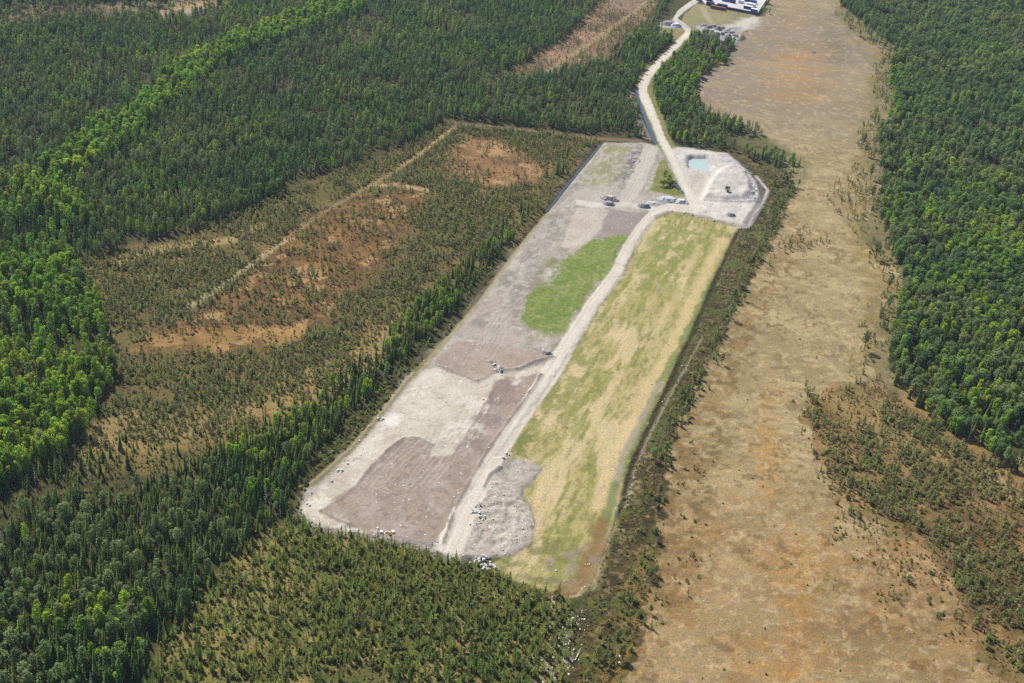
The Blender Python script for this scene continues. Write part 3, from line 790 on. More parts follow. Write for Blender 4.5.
def sheet(name, px, z, mat, label=None):
    poly = PP(px)
    me = mesh_np(name, [(x, y, z) for x, y in poly], [tuple(range(len(poly)))], [mat])
    o = link(name, me); o['kind'] = 'structure'; return o
sheet('pond_water', [(685.5, 155.5), (694, 153.5), (709, 154.5), (714, 162), (714, 170), (706, 175), (697, 174.5), (686, 171)], -1.35, M['pond'])
def ribbon(name, px, half, z, mat):
    poly = PP(px); vs, fs = [], []
    n = len(poly)
    for i in range(n):
        d = poly[min(i + 1, n - 1)] - poly[max(i - 1, 0)]; d /= np.linalg.norm(d)
        nx, ny = -d[1], d[0]
        vs += [(poly[i][0] + nx * half, poly[i][1] + ny * half, z), (poly[i][0] - nx * half, poly[i][1] - ny * half, z)]
        if i: fs.append((2 * i - 2, 2 * i - 1, 2 * i + 1, 2 * i))
    o = link(name, mesh_np(name, vs, fs, [mat])); o['kind'] = 'structure'
ribbon('ditch_water', DITCH_L, 0.55, -0.62, M['water'])
ribbon('ditch_water', DITCH_N, 1.3, -0.62, M['water'])
for pd in PUDDLES: sheet('puddle_water', [(x + (x - 679) * 0.1, y + (y - 188) * 0.1) for x, y in pd], -0.12, M['water'])
sheet('bog_pool_water', BOGPOOL, -0.2, M['water'])

# ------------------------------------------------------------------ tree prototypes (trunk mesh, crown mesh)
def rnd(a, b): return random.uniform(a, b)

def spruce(H=10.0, R=1.35, levels=17, boughs=7):
    t = MB(); t.tube((0, 0, -0.3), (0, 0, H * 0.92), 0.15, 0.02, 5)
    c = MB()
    a0 = rnd(0, 6)
    for k in range(levels):
        f = k / (levels - 1)
        z = H * (0.07 + 0.89 * f)
        r = R * ((1 - f) ** 0.8 * 0.94 + 0.07) * rnd(0.85, 1.12)
        for b in range(boughs):
            if random.random() < 0.08: continue
            a = a0 + k * 0.9 + b * 2 * math.pi / boughs + rnd(-0.3, 0.3)
            rr = r * rnd(0.65, 1.2); dr = rr * rnd(0.2, 0.5); wd = rr * rnd(0.3, 0.45) + 0.06
            ca, sa = math.cos(a), math.sin(a)
            z0 = z + rnd(-0.15, 0.2)
            mid = (ca * rr * 0.6, sa * rr * 0.6, z0 - dr * 0.35)
            tip = (ca * rr, sa * rr, z0 - dr)
            l = (mid[0] - sa * wd, mid[1] + ca * wd, mid[2] - wd * 0.5); r_ = (mid[0] + sa * wd, mid[1] - ca * wd, mid[2] - wd * 0.5)
            c.add([(0, 0, z0 + 0.1), l, mid, r_, tip], [(0, 1, 2), (0, 2, 3), (1, 4, 2), (2, 4, 3)])
    c.add([(0, 0, H * 1.03), (0.12, 0, H * 0.9), (-0.06, 0.1, H * 0.9), (-0.06, -0.1, H * 0.9)], [(0, 1, 2), (0, 2, 3), (0, 3, 1)])
    return t, c

def clump(c, p, r, n, s, flat=0.75, up=0.9):
    for _ in range(n):
        v = Vector((rnd(-1, 1), rnd(-1, 1), rnd(-1, 1)))
        if v.length > 1: v.normalize()
        q = Vector(p) + Vector((v.x * r, v.y * r, v.z * r * flat))
        nrm = (v + Vector((rnd(-.6, .6), rnd(-.6, .6), rnd(-.3, .6) + up))).normalized()
        u = nrm.orthogonal().normalized(); w = nrm.cross(u)
        an = rnd(0, 6.28); u, w = u * math.cos(an) + w * math.sin(an), w * math.cos(an) - u * math.sin(an)
        a, b = s * rnd(0.6, 1.2), s * rnd(0.45, 0.9)
        c.add([q - u * a, q - w * b + nrm * 0.1 * s, q + u * a, q + w * b - nrm * 0.1 * s], [(0, 1, 2, 3)])

def broad(H, R, base, nclump, nleaf, s, trunk_r, cr=0.42, ex=1.0, limbs=6, top=1.0):
    t = MB(); t.tube((0, 0, -0.3), (rnd(-.15, .15), rnd(-.15, .15), H * 0.55), trunk_r, trunk_r * 0.6, 6)
    t.tube((0, 0, H * 0.53), (rnd(-.2, .2), rnd(-.2, .2), H * 0.93), trunk_r * 0.58, 0.02, 5)
    c = MB()
    hz = (H - base) / 2
    for i in range(nclump):
        f = (i + 0.5) / nclump
        z = 1 - 2 * f
        a = i * 2.39996 + rnd(-0.5, 0.5)
        rad = math.sqrt(max(0, 1 - z * z)) ** ex * rnd(0.55, 1.0)
        zz = base + hz + z * hz * rnd(0.8, 1.0)
        taper = 1 - (1 - top) * (zz - base) / (H - base)
        p = (math.cos(a) * R * rad * 0.8 * taper, math.sin(a) * R * rad * 0.8 * taper, zz)
        clump(c, p, R * cr * rnd(0.7, 1.2), int(nleaf * rnd(0.7, 1.3)), s)
        if i % max(1, nclump // limbs) == 0 and z < 0.6:
            t.tube((0, 0, max(base * 0.8, zz - rad * R * 0.5)), p, trunk_r * 0.35, 0.02, 4)
    return t, c

def young(H=4.0, R=1.0, levels=8, boughs=6):
    t = MB(); t.tube((0, 0, -0.2), (0, 0, H * 0.95), 0.08, 0.015, 5)
    c = MB()
    for k in range(levels):
        f = k / (levels - 1)
        z = H * (0.06 + 0.84 * f)
        r = R * (1.05 - f) ** 0.7 * (0.75 + 0.25 * min(1, f * 5))
        for b in range(boughs):
            if random.random() < 0.12: continue
            a = k * 1.1 + b * 2 * math.pi / boughs + rnd(-0.4, 0.4)
            rr = r * rnd(0.6, 1.2); ca, sa = math.cos(a), math.sin(a); up = rr * rnd(0.05, 0.5); wd = rr * 0.34 + 0.04
            mid = (ca * rr * 0.6, sa * rr * 0.6, z + up * 0.4)
            tip = (ca * rr, sa * rr, z + up)
            c.add([(0, 0, z - 0.1), (mid[0] - sa * wd, mid[1] + ca * wd, mid[2] + 0.1), mid, (mid[0] + sa * wd, mid[1] - ca * wd, mid[2] + 0.1), tip],
                  [(0, 1, 2), (0, 2, 3), (1, 4, 2), (2, 4, 3)])
    c.add([(0, 0, H * 1.06), (0.12, 0, H * 0.85), (-0.06, 0.1, H * 0.85), (-0.06, -0.1, H * 0.85)], [(0, 1, 2), (0, 2, 3), (0, 3, 1)])
    return t, c

def shrub_proto(H=1.8, R=1.0):
    t = MB()
    for i in range(4):
        a = i * 1.57 + rnd(-.4, .4); t.tube((0, 0, -0.1), (math.cos(a) * R * .5, math.sin(a) * R * .5, H * .6), 0.04, 0.01, 4)
    c = MB()
    for i in range(9):
        a = rnd(0, 6.28); r = R * math.sqrt(rnd(0, 1)) * 0.7
        clump(c, (math.cos(a) * r, math.sin(a) * r, H * rnd(0.3, 0.8)), R * 0.42, 9, 0.26)
    return t, c

def tussock_proto(R=0.6, H=0.45, s=0.2, up=1.3):
    t = MB(); c = MB()
    for i in range(5):
        a = rnd(0, 6.28); r = R * rnd(0, 0.8)
        clump(c, (math.cos(a) * r, math.sin(a) * r, H * rnd(0.25, 0.8)), R * 0.4, 6, s, 0.6, up)
    return t, c

PROTO = {
    'spruce_tree': [spruce(10, rnd(1.0, 1.75), random.choice([15, 17, 20]), random.choice([6, 7, 8])) for _ in range(8)],
    'pine_tree': [broad(10, rnd(1.75, 2.15), rnd(3.2, 4.6), 22, 15, 0.34, 0.15, 0.42, 0.9, 6, rnd(0.45, 0.9)) for _ in range(8)],
    'birch_tree': [broad(10, rnd(1.7, 2.1), rnd(1.6, 2.6), 30, 15, 0.34, 0.12, 0.40, 0.85, 7, rnd(0.45, 0.8)) for _ in range(7)],
    'young_pine': [young(4, rnd(0.62, 0.95)) for _ in range(5)],
    'bog_pine': [broad(3.2, rnd(0.55, 0.8), rnd(0.3, 0.7), 11, 9, 0.19, 0.05, 0.45, 0.9, 4, 0.45) for _ in range(5)],
    'shrub': [shrub_proto(1.7, rnd(0.8, 1.1)) for _ in range(4)],
    'dwarf_shrub': [tussock_proto() for _ in range(4)],
    'grass_tuft': [tussock_proto(0.75, 0.35, 0.16, 2.6) for _ in range(3)],
}
PMAT = {'spruce_tree': ('bark', 'spruce'), 'pine_tree': ('pinebark', 'pine'), 'birch_tree': ('birchbark', 'birch'), 'young_pine': ('bark', 'young'),
        'bog_pine': ('bark', 'bogpine'), 'shrub': ('bark', 'shrub'), 'dwarf_shrub': ('bark', 'tussock'), 'grass_tuft': ('bark', 'meadowgrass')}
NOMH = {'spruce_tree': 10, 'pine_tree': 10, 'birch_tree': 10, 'young_pine': 4, 'bog_pine': 3.2, 'shrub': 1.7, 'dwarf_shrub': 0.45, 'grass_tuft': 0.35}
PARTS, JOINED = {}, {}
for k, lst in PROTO.items():
    bm_, lm_ = M[PMAT[k][0]], M[PMAT[k][1]]
    PARTS[k], JOINED[k] = [], []
    col = bpy.data.collections.new('forms_of_' + k)
    for t, c in lst:
        if t.v:
            PARTS[k].append((t.mesh('trunk', bm_), c.mesh('crown', lm_)))
        j = MB(); 
        if t.v: j.add(t.v, t.f)
        nt_ = len(j.f); j.add(c.v, c.f)
        me = mesh_np(k, j.v, j.f, [bm_, lm_], [0] * nt_ + [1] * (len(j.f) - nt_))
        JOINED[k].append(me)
        col.objects.link(bpy.data.objects.new(k + '_form', me))
    if k in ('spruce_tree', 'pine_tree', 'bog_pine'):
        h_ = NOMH[k]; j = MB(); j.tube((0, 0, -0.2), (0.1, 0, h_ * 0.95), 0.016 * h_, 0.003 * h_, 5)
        for i in range(16):
            z_ = h_ * (0.25 + 0.65 * i / 16); a_ = i * 2.4; l_ = h_ * 0.09 * (1.2 - i / 16)
            j.tube((0, 0, z_), (math.cos(a_) * l_, math.sin(a_) * l_, z_ + rnd(-.2, .3) * l_), 0.004 * h_, 0.0015 * h_, 3)
        me = j.mesh(k, M['deadwood']); JOINED[k + '_snag'] = me
        ob_ = bpy.data.objects.new(k + '_zz_bare', me); col.objects.link(ob_)
    JOINED[k + '_col'] = col

def boulder_mesh(seed, mat, name='boulder'):
    bm = bmesh.new(); bmesh.ops.create_icosphere(bm, subdivisions=2, radius=0.5)
    r = random.Random(seed)
    planes = [(Vector((r.gauss(0, 1), r.gauss(0, 1), r.gauss(0, 1))).normalized(), r.uniform(0.28, 0.42)) for _ in range(9)]
    sx, sy, sz = r.uniform(0.85, 1.2), r.uniform(0.75, 1.0), r.uniform(0.65, 0.9)
    for v in bm.verts:
        p = v.co.copy()
        for n, d in planes:
            e = p.dot(n) - d
            if e > 0: p -= n * e * 0.9
        v.co = Vector((p.x * sx, p.y * sy, p.z * sz)) * (1 + r.uniform(-0.05, 0.05)) * 1.25
    me = bpy.data.meshes.new(name); bm.to_mesh(me); bm.free(); me.materials.append(mat); return me

# ------------------------------------------------------------------ where plants grow
W_FOREST = [(-200, -70), (690, -70), (665, 12), (652, 30), (668, 22), (660, 40), (688, 40), (672, 46), (660, 56), (648, 68), (638, 80), (633, 95), (640, 120), (646, 137), (600, 135), (480, 121), (450, 119), (400, 148), (300, 183),
            (240, 213), (160, 240), (110, 253), (75, 262), (90, 290), (105, 320), (116, 350), (118, 375), (108, 400), (85, 435), (60, 465), (0, 500), (-250, 560)]
BIRCH_BAND = [(365, -8), (362, 15), (300, 38), (240, 60), (200, 85), (170, 112), (130, 147), (100, 168), (60, 193), (30, 205), (-60, 235), (-60, 205), (40, 176), (90, 138),
              (150, 98), (180, 70), (230, 44), (300, 20), (340, -5)]
BIRCH_WOOD = [(-250, 200), (0, 195), (40, 180), (75, 205), (100, 228), (62, 256), (75, 262), (90, 290), (105, 320), (116, 350), (118, 375), (108, 400), (85, 435), (60, 465), (0, 500), (-250, 560)]
DARK_SW = [(-250, 500), (0, 490), (60, 465), (150, 472), (230, 482), (300, 500), (286, 521), (250, 545), (225, 560), (200, 600), (165, 640), (135, 690), (100, 780), (-250, 780)]
CORNER = [(-250, 600), (40, 590), (110, 595), (150, 620), (160, 645), (135, 690), (100, 780), (-250, 780)]
BELT = [(515, 231), (524, 236), (500, 262), (474, 295), (445, 330), (414, 365), (388, 398), (362, 425), (332, 455), (308, 490), (298, 508), (230, 500), (170, 480),
        (200, 462), (240, 446), (312, 402), (376, 348), (432, 292), (474, 255), (498, 236)]
R_FOREST = [(842, -70), (840, 18), (856, 30), (888, 42), (893, 60), (874, 88), (896, 112), (876, 130), (876, 170), (874, 200), (872, 240), (895, 265),
            (900, 285), (888, 310), (880, 345), (886, 375), (896, 392), (938, 425), (988, 455), (1028, 483), (1160, 540), (1300, 600), (1300, -70)]
PENINSULA = [(694, 36), (735, 45), (728, 62), (704, 74), (692, 92), (706, 112), (742, 130), (745, 134), (715, 138), (742, 152), (730, 152), (690, 145), (672, 142), (664, 126), (655, 102), (653, 84), (668, 66), (682, 50)]
FINGER = [(742, 150), (770, 158), (798, 162), (796, 170), (770, 168), (745, 160)]
BELT_R = [(768, 170), (795, 172), (790, 200), (776, 235), (760, 262), (745, 292), (730, 325), (712, 362), (696, 392), (680, 422), (670, 452), (668, 500), (664, 545), (652, 590), (634, 640), (612, 700),
          (575, 700), (600, 640), (622, 590), (640, 540), (650, 490), (658, 450), (676, 410), (698, 368), (722, 318), (742, 275), (758, 238), (772, 205)]

ZONES = [  # name, outline, {species: plants per 100 m2}, (height factor), clumpiness, edge wobble m
    ('west', W_FOREST, dict(pine_tree=8.5, spruce_tree=9.5, birch_tree=1.5), 0.80, 0.8, 5),
    ('band', BIRCH_BAND, dict(birch_tree=11, spruce_tree=1.8), 1.0, 0.5, 6),
    ('birchwood', BIRCH_WOOD, dict(birch_tree=9.5, spruce_tree=4, pine_tree=0.5), 1.0, 0.55, 5),
    ('clearing', SCRUB, dict(bog_pine=25, young_pine=5, shrub=3.0), 1.0, 0.9, 4),
    ('southwest', DARK_SW, dict(spruce_tree=15.0, pine_tree=4, young_pine=6, birch_tree=0.5), 0.82, 0.3, 4),
    ('mixed', [(-60, 520), (0, 498), (60, 462), (110, 440), (200, 440), (250, 438), (318, 400), (330, 420), (300, 446), (240, 478), (150, 492), (60, 505), (-60, 560)], dict(young_pine=10, spruce_tree=5, bog_pine=8), 0.72, 0.45, 7),
    ('corner', CORNER, dict(pine_tree=4, spruce_tree=9, birch_tree=1.4), 0.92, 0.4, 5),
    ('belt', BELT, dict(spruce_tree=15, birch_tree=3.6, pine_tree=1.5, young_pine=3), 0.72, 0.4, 4),
    ('upper_belt', strip([(505, 232, 22), (530, 205, 22), (555, 178, 20), (580, 150, 16)]), dict(young_pine=10, bog_pine=8, spruce_tree=1.2), 1.0, 0.6, 3),
    ('rim', strip([(530, 231, 13), (504, 260, 14), (479, 293, 15), (459, 316, 16), (434, 344, 18), (405, 374, 20), (380, 401, 21), (354, 430, 22), (327, 458, 22), (304, 489, 22), (292, 512, 16)]), dict(shrub=10.0, young_pine=3.0, bog_pine=3.0), 0.95, 0.6, 1.5),
    ('young', YOUNG, dict(young_pine=26, shrub=9, bog_pine=2), 1.28, 0.75, 1.5),
    ('east', R_FOREST, dict(pine_tree=9, spruce_tree=4, birch_tree=2.2), 0.83, 0.7, 4),
    ('spit', PENINSULA, dict(pine_tree=5, birch_tree=3.6, spruce_tree=1.5, young_pine=2.5, shrub=2), 0.74, 0.4, 3),
    ('finger', FINGER, dict(pine_tree=3.0, young_pine=3.0, spruce_tree=2.0), 0.8, 0.4, 2),
    ('heath', STRIP_R, dict(shrub=2.5, young_pine=0.4), 0.55, 0.5, 1),
    ('bogside', BELT_R, dict(bog_pine=7.0, young_pine=2.5, shrub=3.0, pine_tree=0.25), 1.1, 0.7, 3),
    ('islets', strip([(815, 405, 40), (812, 440, 40), (838, 485, 44), (880, 525, 44), (930, 560, 50), (960, 610, 50), (990, 650, 50), (1020, 700, 50)]), dict(bog_pine=4.0, shrub=2.5), 0.9, 1.0, 10),
    ('rust', RSCRUB, dict(bog_pine=15.0, shrub=5.0, young_pine=3), 1.1, 0.95, 16),
    ('fringe', strip([(838, 10, 10), (862, 32, 14), (888, 48, 12), (880, 80, 20), (886, 108, 20), (868, 132, 20), (866, 175, 26), (866, 205, 34), (866, 238, 30), (888, 266, 24), (892, 290, 26), (878, 318, 30), (872, 350, 30), (880, 385, 22)]),
     dict(bog_pine=5.0, young_pine=0.5, pine_tree=0.35, shrub=1.0), 1.0, 0.9, 5),
    ('islets', [(822, 195), (838, 180), (858, 178), (866, 200), (852, 226), (834, 216)], dict(bog_pine=4.5, young_pine=0.4), 1.0, 0.9, 4),
    ('islets', [(772, 240), (800, 228), (836, 236), (830, 250), (795, 252), (765, 262)], dict(bog_pine=5.5, young_pine=0.6), 1.0, 0.9, 3),
    ('islets', [(812, 388), (850, 372), (884, 372), (890, 400), (860, 430), (822, 420)], dict(bog_pine=5.5, young_pine=0.6), 1.0, 0.9, 4),
    ('islets', [(640, 520), (668, 470), (700, 420), (720, 440), (715, 520), (700, 580), (670, 620), (640, 640)], dict(bog_pine=1.0, shrub=0.8), 0.7, 0.9, 4),
    ('islets', [(820, 535), (850, 525), (905, 528), (935, 545), (960, 600), (940, 610), (915, 580), (880, 575), (845, 560)], dict(bog_pine=2.2, shrub=2.4), 0.7, 0.95, 4),
    ('isle', GREEN_ISLE, dict(shrub=7.0, young_pine=0.4), 1.1, 0.8, 0.5),
    ('logged', LOGGED, dict(bog_pine=9.0, young_pine=1.5), 1.05, 0.85, 4),
    ('northwest', LOGGED_NW, dict(bog_pine=9, pine_tree=2.2), 1.0, 0.8, 8),
]
OPENERS = [  # places inside the zones with fewer plants
    (OPEN_B, 0.30, 8), (OPEN_A, 0.18, 8), (TAN, 0.55, 8),
    ([(125, 352), (150, 338), (260, 328), (320, 322), (300, 340), (262, 354), (180, 356)], 0.1, 4),
    (strip([(x, y, 5) for x, y in TRK]), 0.0, 0.5),
    (strip([(372, 186, 5), (395, 184, 5), (427, 190, 5)]), 0.05, 0.5),
    (strip([(452, 124, 4), (490, 126, 4), (540, 131, 4), (600, 139, 4), (640, 141, 4)]), 0.03, 0.5),
    (strip([(548, 70, 4), (580, 50, 4), (612, 28, 4), (655, -4, 4)]), 0.0, 0.5),
    (strip([(160, 18, 8), (190, 11, 8), (222, 4, 6)]), 0.0, 1),
    ([(135, 690), (165, 640), (200, 600), (225, 560), (285, 520), (330, 535), (300, 590), (250, 683), (230, 760), (110, 760)], 0.42, 8),
    ([(800, 400), (830, 375), (880, 372), (905, 400), (880, 430), (850, 470), (825, 465), (805, 440)], 0.60, 8),
    ([(815, 440), (835, 470), (865, 505), (905, 525), (945, 555), (925, 565), (880, 540), (840, 510), (815, 480)], 0.55, 8),
    ([(930, 470), (1000, 500), (1060, 560), (1060, 680), (1010, 660), (985, 600), (960, 560), (930, 520)], 0.75, 10),
    ([(538, 645), (560, 608), (592, 608), (588, 650), (565, 690), (535, 690)], 0.35, 3),
    ([(604, 12), (612, -6), (652, -6), (642, 8), (628, 13)], 0.05, 3),
    ([(655, 25), (678, 15), (690, 32), (684, 42), (664, 40)], 0.05, 2),
    (strip([(629, 90, 6), (633, 110, 6), (641, 128, 6), (648, 140, 6)]), 0.1, 0.8),
    (strip([(455, 100, 7), (480, 88, 7), (510, 74, 7)]), 0.35, 3),
    ([(345, 18), (385, 20), (370, 50), (330, 62), (290, 66), (310, 48)], 0.35, 5),
]
BARE = [PAD, YARD_FIELD, YARD, MEADOW, strip([(x, y, w + 3) for x, y, w in ROAD_NORTH]), strip([(x, y, w + 3) for x, y, w in ROAD_YARD]),
        strip([(x, y, 5) for x, y in DITCH_N]), strip([(x, y, 6) for x, y in DITCH_L]),
        [(664, 149), (727, 155), (752, 178), (769, 192), (757, 218), (745, 230), (692, 212)],
        [(696, 25), (742, 27), (739, 41), (733, 43), (708, 38), (697, 34)]]

def candidates(spacing):
    ys = np.arange(245, 1400, spacing); xs = np.arange(-560, 580, spacing)
    X, Y = np.meshgrid(xs, ys)
    X = X + rng.uniform(-.48, .48, X.shape) * spacing; Y = Y + rng.uniform(-.48, .48, Y.shape) * spacing
    X, Y = X.ravel(), Y.ravel()
    px, py, dep = project(X, Y, 0.0)
    k = (px > -70) & (px < 1094) & (py < 770) & (py > -45)
    return X[k], Y[k]

SPACING = 1.75
CX, CY = candidates(SPACING)
zone_of = np.full(CX.shape, -1, dtype=np.int16)
wob = fbm(CX, CY, 9, 3, 501) - 0.5
for zi, (nm, px, mix, hf, cl, wb) in enumerate(ZONES):
    poly = PP(px)
    b0, b1 = poly.min(0) - 8, poly.max(0) + 8
    k = np.where((CX > b0[0]) & (CX < b1[0]) & (CY > b0[1]) & (CY < b1[1]))[0]
    d = sdf(poly, CX[k], CY[k]) + wob[k] * 2 * wb
    zone_of[k[d > 0]] = zi
dens = np.ones(CX.shape)
for px, f, soft in OPENERS:
    poly = PP(px); b0, b1 = poly.min(0) - 8, poly.max(0) + 8
    k = np.where((CX > b0[0]) & (CX < b1[0]) & (CY > b0[1]) & (CY < b1[1]))[0]
    t = sstep(-soft, soft, sdf(poly, CX[k], CY[k]) + wob[k] * soft)
    dens[k] *= 1 - (1 - f) * t
for px in BARE:
    poly = PP(px); b0, b1 = poly.min(0) - 4, poly.max(0) + 4
    k = np.where((CX > b0[0]) & (CX < b1[0]) & (CY > b0[1]) & (CY < b1[1]))[0]
    dens[k[sdf(poly, CX[k], CY[k]) > -1.0]] = 0
cell = SPACING ** 2 / 100.0
nclump = 0.55 * fbm(CX, CY, 9, 3, 601) + 0.45 * fbm(CX, CY, 30, 3, 602)
nbirch = fbm(CX, CY, 45, 4, 701)
nspr = fbm(CX, CY, 60, 3, 801)
PLANTS = {k: [] for k in PMAT}
WIDTH = {'west': 0.76, 'band': 1.15, 'birchwood': 1.0, 'young': 0.95, 'clearing': 1.15, 'rust': 1.15, 'corner': 1.02, 'belt': 0.9, 'southwest': 0.85, 'east': 1.1}
HEIGHTS = {'spruce_tree': (5.2, 14), 'pine_tree': (6, 12.8), 'birch_tree': (5.8, 13), 'young_pine': (2.2, 5.2), 'bog_pine': (1.3, 4.4), 'shrub': (0.8, 2.2)}
u = rng.random(CX.shape); u2 = rng.random(CX.shape); hv = rng.random(CX.shape)
species_names = list(HEIGHTS)
for zi, (nm, px, mix, hf, cl, wb) in enumerate(ZONES):
    k = np.where(zone_of == zi)[0]
    if not len(k): continue
    mod = np.clip(1 + (nclump[k] - 0.5) * 6 * cl, 0.05, 2.0) * dens[k]
    rates = {}
    for spn, r in mix.items():
        rr = np.full(len(k), float(r))
        if spn == 'birch_tree' and nm == 'birchwood':
            rr = rr * np.clip((nbirch[k] - 0.30) * 6, 0.15, 1.6)
        elif spn == 'birch_tree' and nm not in ('band',):
            rr = rr * np.clip((nbirch[k] - 0.36) * 8, 0.05, 3.0)
        if spn == 'birch_tree' and nm == 'east':
            qx, qy, _ = project(CX[k], CY[k])
            rr = rr * (0.8 + 2.5 * np.exp(-(((qx - 1000) / 50) ** 2 + ((qy - 275) / 90) ** 2)) + 1.5 * np.exp(-(((qx - 930) / 60) ** 2 + ((qy - 320) / 25) ** 2)))
        if spn == 'spruce_tree' and nm not in ('belt', 'southwest'):
            rr = rr * np.clip((nspr[k] - 0.30) * 5, 0.2, 2.0)
        rates[spn] = rr
    tot = sum(rates.values())
    acc = u[k] < np.clip(tot * cell * mod, 0, 0.97)
    pick = u2[k] * tot
    cum = np.zeros(len(k))
    for spn, rr in rates.items():
        sel = acc & (pick >= cum) & (pick < cum + rr)
        cum = cum + rr
        s = k[sel]
        lo, hi = HEIGHTS[spn]
        h = (lo + (hi - lo) * (0.25 * hv[s] + 0.75 * hv[s] ** 1.3)) * hf
        PLANTS[spn] += list(zip(CX[s], CY[s], h, [zi] * len(s)))

def extra(spn, pts, zname):
    zi = [z[0] for z in ZONES].index(zname)
    for x, y, h in pts:
        a, b = P(x, y); PLANTS[spn].append((a, b, h, zi))

# ------------------------------------------------------------------ plants as objects
def extra_clump(spn, x, y, n, spread, hr, zname):
    zi = [z[0] for z in ZONES].index(zname); a0, b0 = P(x, y)
    for _ in range(n):
        PLANTS[spn].append((a0 + random.gauss(0, spread), b0 + random.gauss(0, spread * 1.3), random.uniform(*hr), zi))
for x, y, n in [(662, 462, 9), (657, 500, 6), (690, 398, 10), (700, 388, 6), (684, 420, 6), (712, 362, 6), (655, 570, 6), (622, 640, 6), (606, 655, 6), (640, 615, 5), (738, 300, 6), (760, 262, 6),
                (774, 225, 6), (790, 190, 6), (652, 540, 5)]:
    extra_clump('pine_tree', x, y, max(1, n // 3), 2.2, (4, 6.5), 'bogside'); extra_clump('young_pine', x, y, n, 2.8, (3, 5.5), 'bogside')
for x, y, n in [(704, 122, 6), (718, 126, 6), (732, 129, 6), (746, 132, 5), (756, 134, 4), (752, 158, 6), (766, 161, 6), (780, 164, 6), (792, 166, 4)]:
    extra_clump('pine_tree', x, y, n, 3.2, (5, 9), 'finger'); extra_clump('spruce_tree', x, y, 2, 3.2, (6, 10), 'finger')
for x, y in [(833, 538), (845, 535), (858, 530), (868, 528), (880, 525), (893, 540), (905, 562), (915, 563), (928, 560), (898, 578), (905, 582), (935, 578), (942, 577), (883, 597), (898, 599), (851, 402), (838, 440), (700, 470), (690, 560)]:
    extra_clump('bog_pine', x, y, 6, 1.8, (0.9, 2.0), 'islets'); extra_clump('shrub', x, y, 5, 2.0, (0.5, 1.1), 'islets')
WHERE = {
    'west': 'in the grey green forest that fills the upper left',
    'band': 'in the bright band crossing the upper left forest',
    'birchwood': 'in the bright leafy wood on the left edge',
    'clearing': 'scattered over the brown clearing left of the spruce belt',
    'southwest': 'in the dark dense forest of the lower left',
    'corner': 'with the large rounded crowns in the bottom left corner',
    'belt': 'in the belt along the left side of the gravel ground',
    'young': 'in the thicket below the near end of the gravel ground',
    'east': 'in the thick forest along the right side',
    'spit': 'in the wood between the far road and the bog',
    'finger': 'in the tree row reaching into the bog beside the pond',
    'heath': 'on the dark heather strip along the meadow',
    'bogside': 'along the bog edge right of the meadow',
    'rust': 'on the rusty ground between bog and right forest',
    'upper_belt': 'in the scrubby band beside the blue ditch of the gravel ground',
    'mixed': 'where the brown clearing thickens into the lower left forest',
    'rim': 'in the low growth between spruce belt and gravel ground',
    'isle': 'on the green island between the two pale roads',
    'fringe': 'on the bog edge in front of the right forest',
    'islets': 'on the open tan bog',
    'logged': 'on the brown felled strip at the top',
    'northwest': 'on the felled strip in the far top left',
}
LOOK = {'spruce_tree': ('dark slender spruce', 'tree'), 'pine_tree': ('dull green pine with bare lower trunk', 'tree'), 'birch_tree': ('fresh bright green birch', 'tree'),
        'young_pine': ('small bushy young pine', 'tree'), 'bog_pine': ('stunted greyish pine', 'tree'), 'shrub': ('low olive green shrub', 'shrub')}
MASS = {'spruce_tree': ('spruce_forest', 'dark slender spruces standing close together across the forests'), 'pine_tree': ('pine_forest', 'dull green pines covering the wide forests'),
        'birch_tree': ('birch_forest', 'bright green birches in bands through the forests'), 'young_pine': ('young_pine_thicket', 'young pines growing close in thickets'),
        'bog_pine': ('bog_pine_scrub', 'stunted pines strewn over the clearings and bog margins'), 'shrub': ('shrubbery', 'low shrubs filling open scrub ground'),
        'dwarf_shrub': ('dwarf_shrub_undergrowth', 'brown heather and dwarf shrubs on open ground'), 'grass_tuft': ('grass', 'grass tufts over the yellow green meadow')}

def scatter_nodes(col):
    ng = bpy.data.node_groups.new('scatter', 'GeometryNodeTree')
    ng.interface.new_socket('Geometry', in_out='INPUT', socket_type='NodeSocketGeometry')
    ng.interface.new_socket('Geometry', in_out='OUTPUT', socket_type='NodeSocketGeometry')
    gi = ng.nodes.new('NodeGroupInput'); go = ng.nodes.new('NodeGroupOutput')
    ci = ng.nodes.new('GeometryNodeCollectionInfo'); ci.inputs['Collection'].default_value = col
    ci.inputs['Separate Children'].default_value = True; ci.inputs['Reset Children'].default_value = True
    ip = ng.nodes.new('GeometryNodeInstanceOnPoints'); ip.inputs['Pick Instance'].default_value = True
    def attr(name, t):
        a = ng.nodes.new('GeometryNodeInputNamedAttribute'); a.data_type = t; a.inputs['Name'].default_value = name; return a.outputs['Attribute']
    ng.links.new(gi.outputs[0], ip.inputs['Points']); ng.links.new(ci.outputs[0], ip.inputs['Instance'])
    ng.links.new(attr('form', 'INT'), ip.inputs['Instance Index'])
    ng.links.new(attr('turn', 'FLOAT_VECTOR'), ip.inputs['Rotation'])
    ng.links.new(attr('size', 'FLOAT_VECTOR'), ip.inputs['Scale'])
    ng.links.new(ip.outputs[0], go.inputs[0])
    return ng

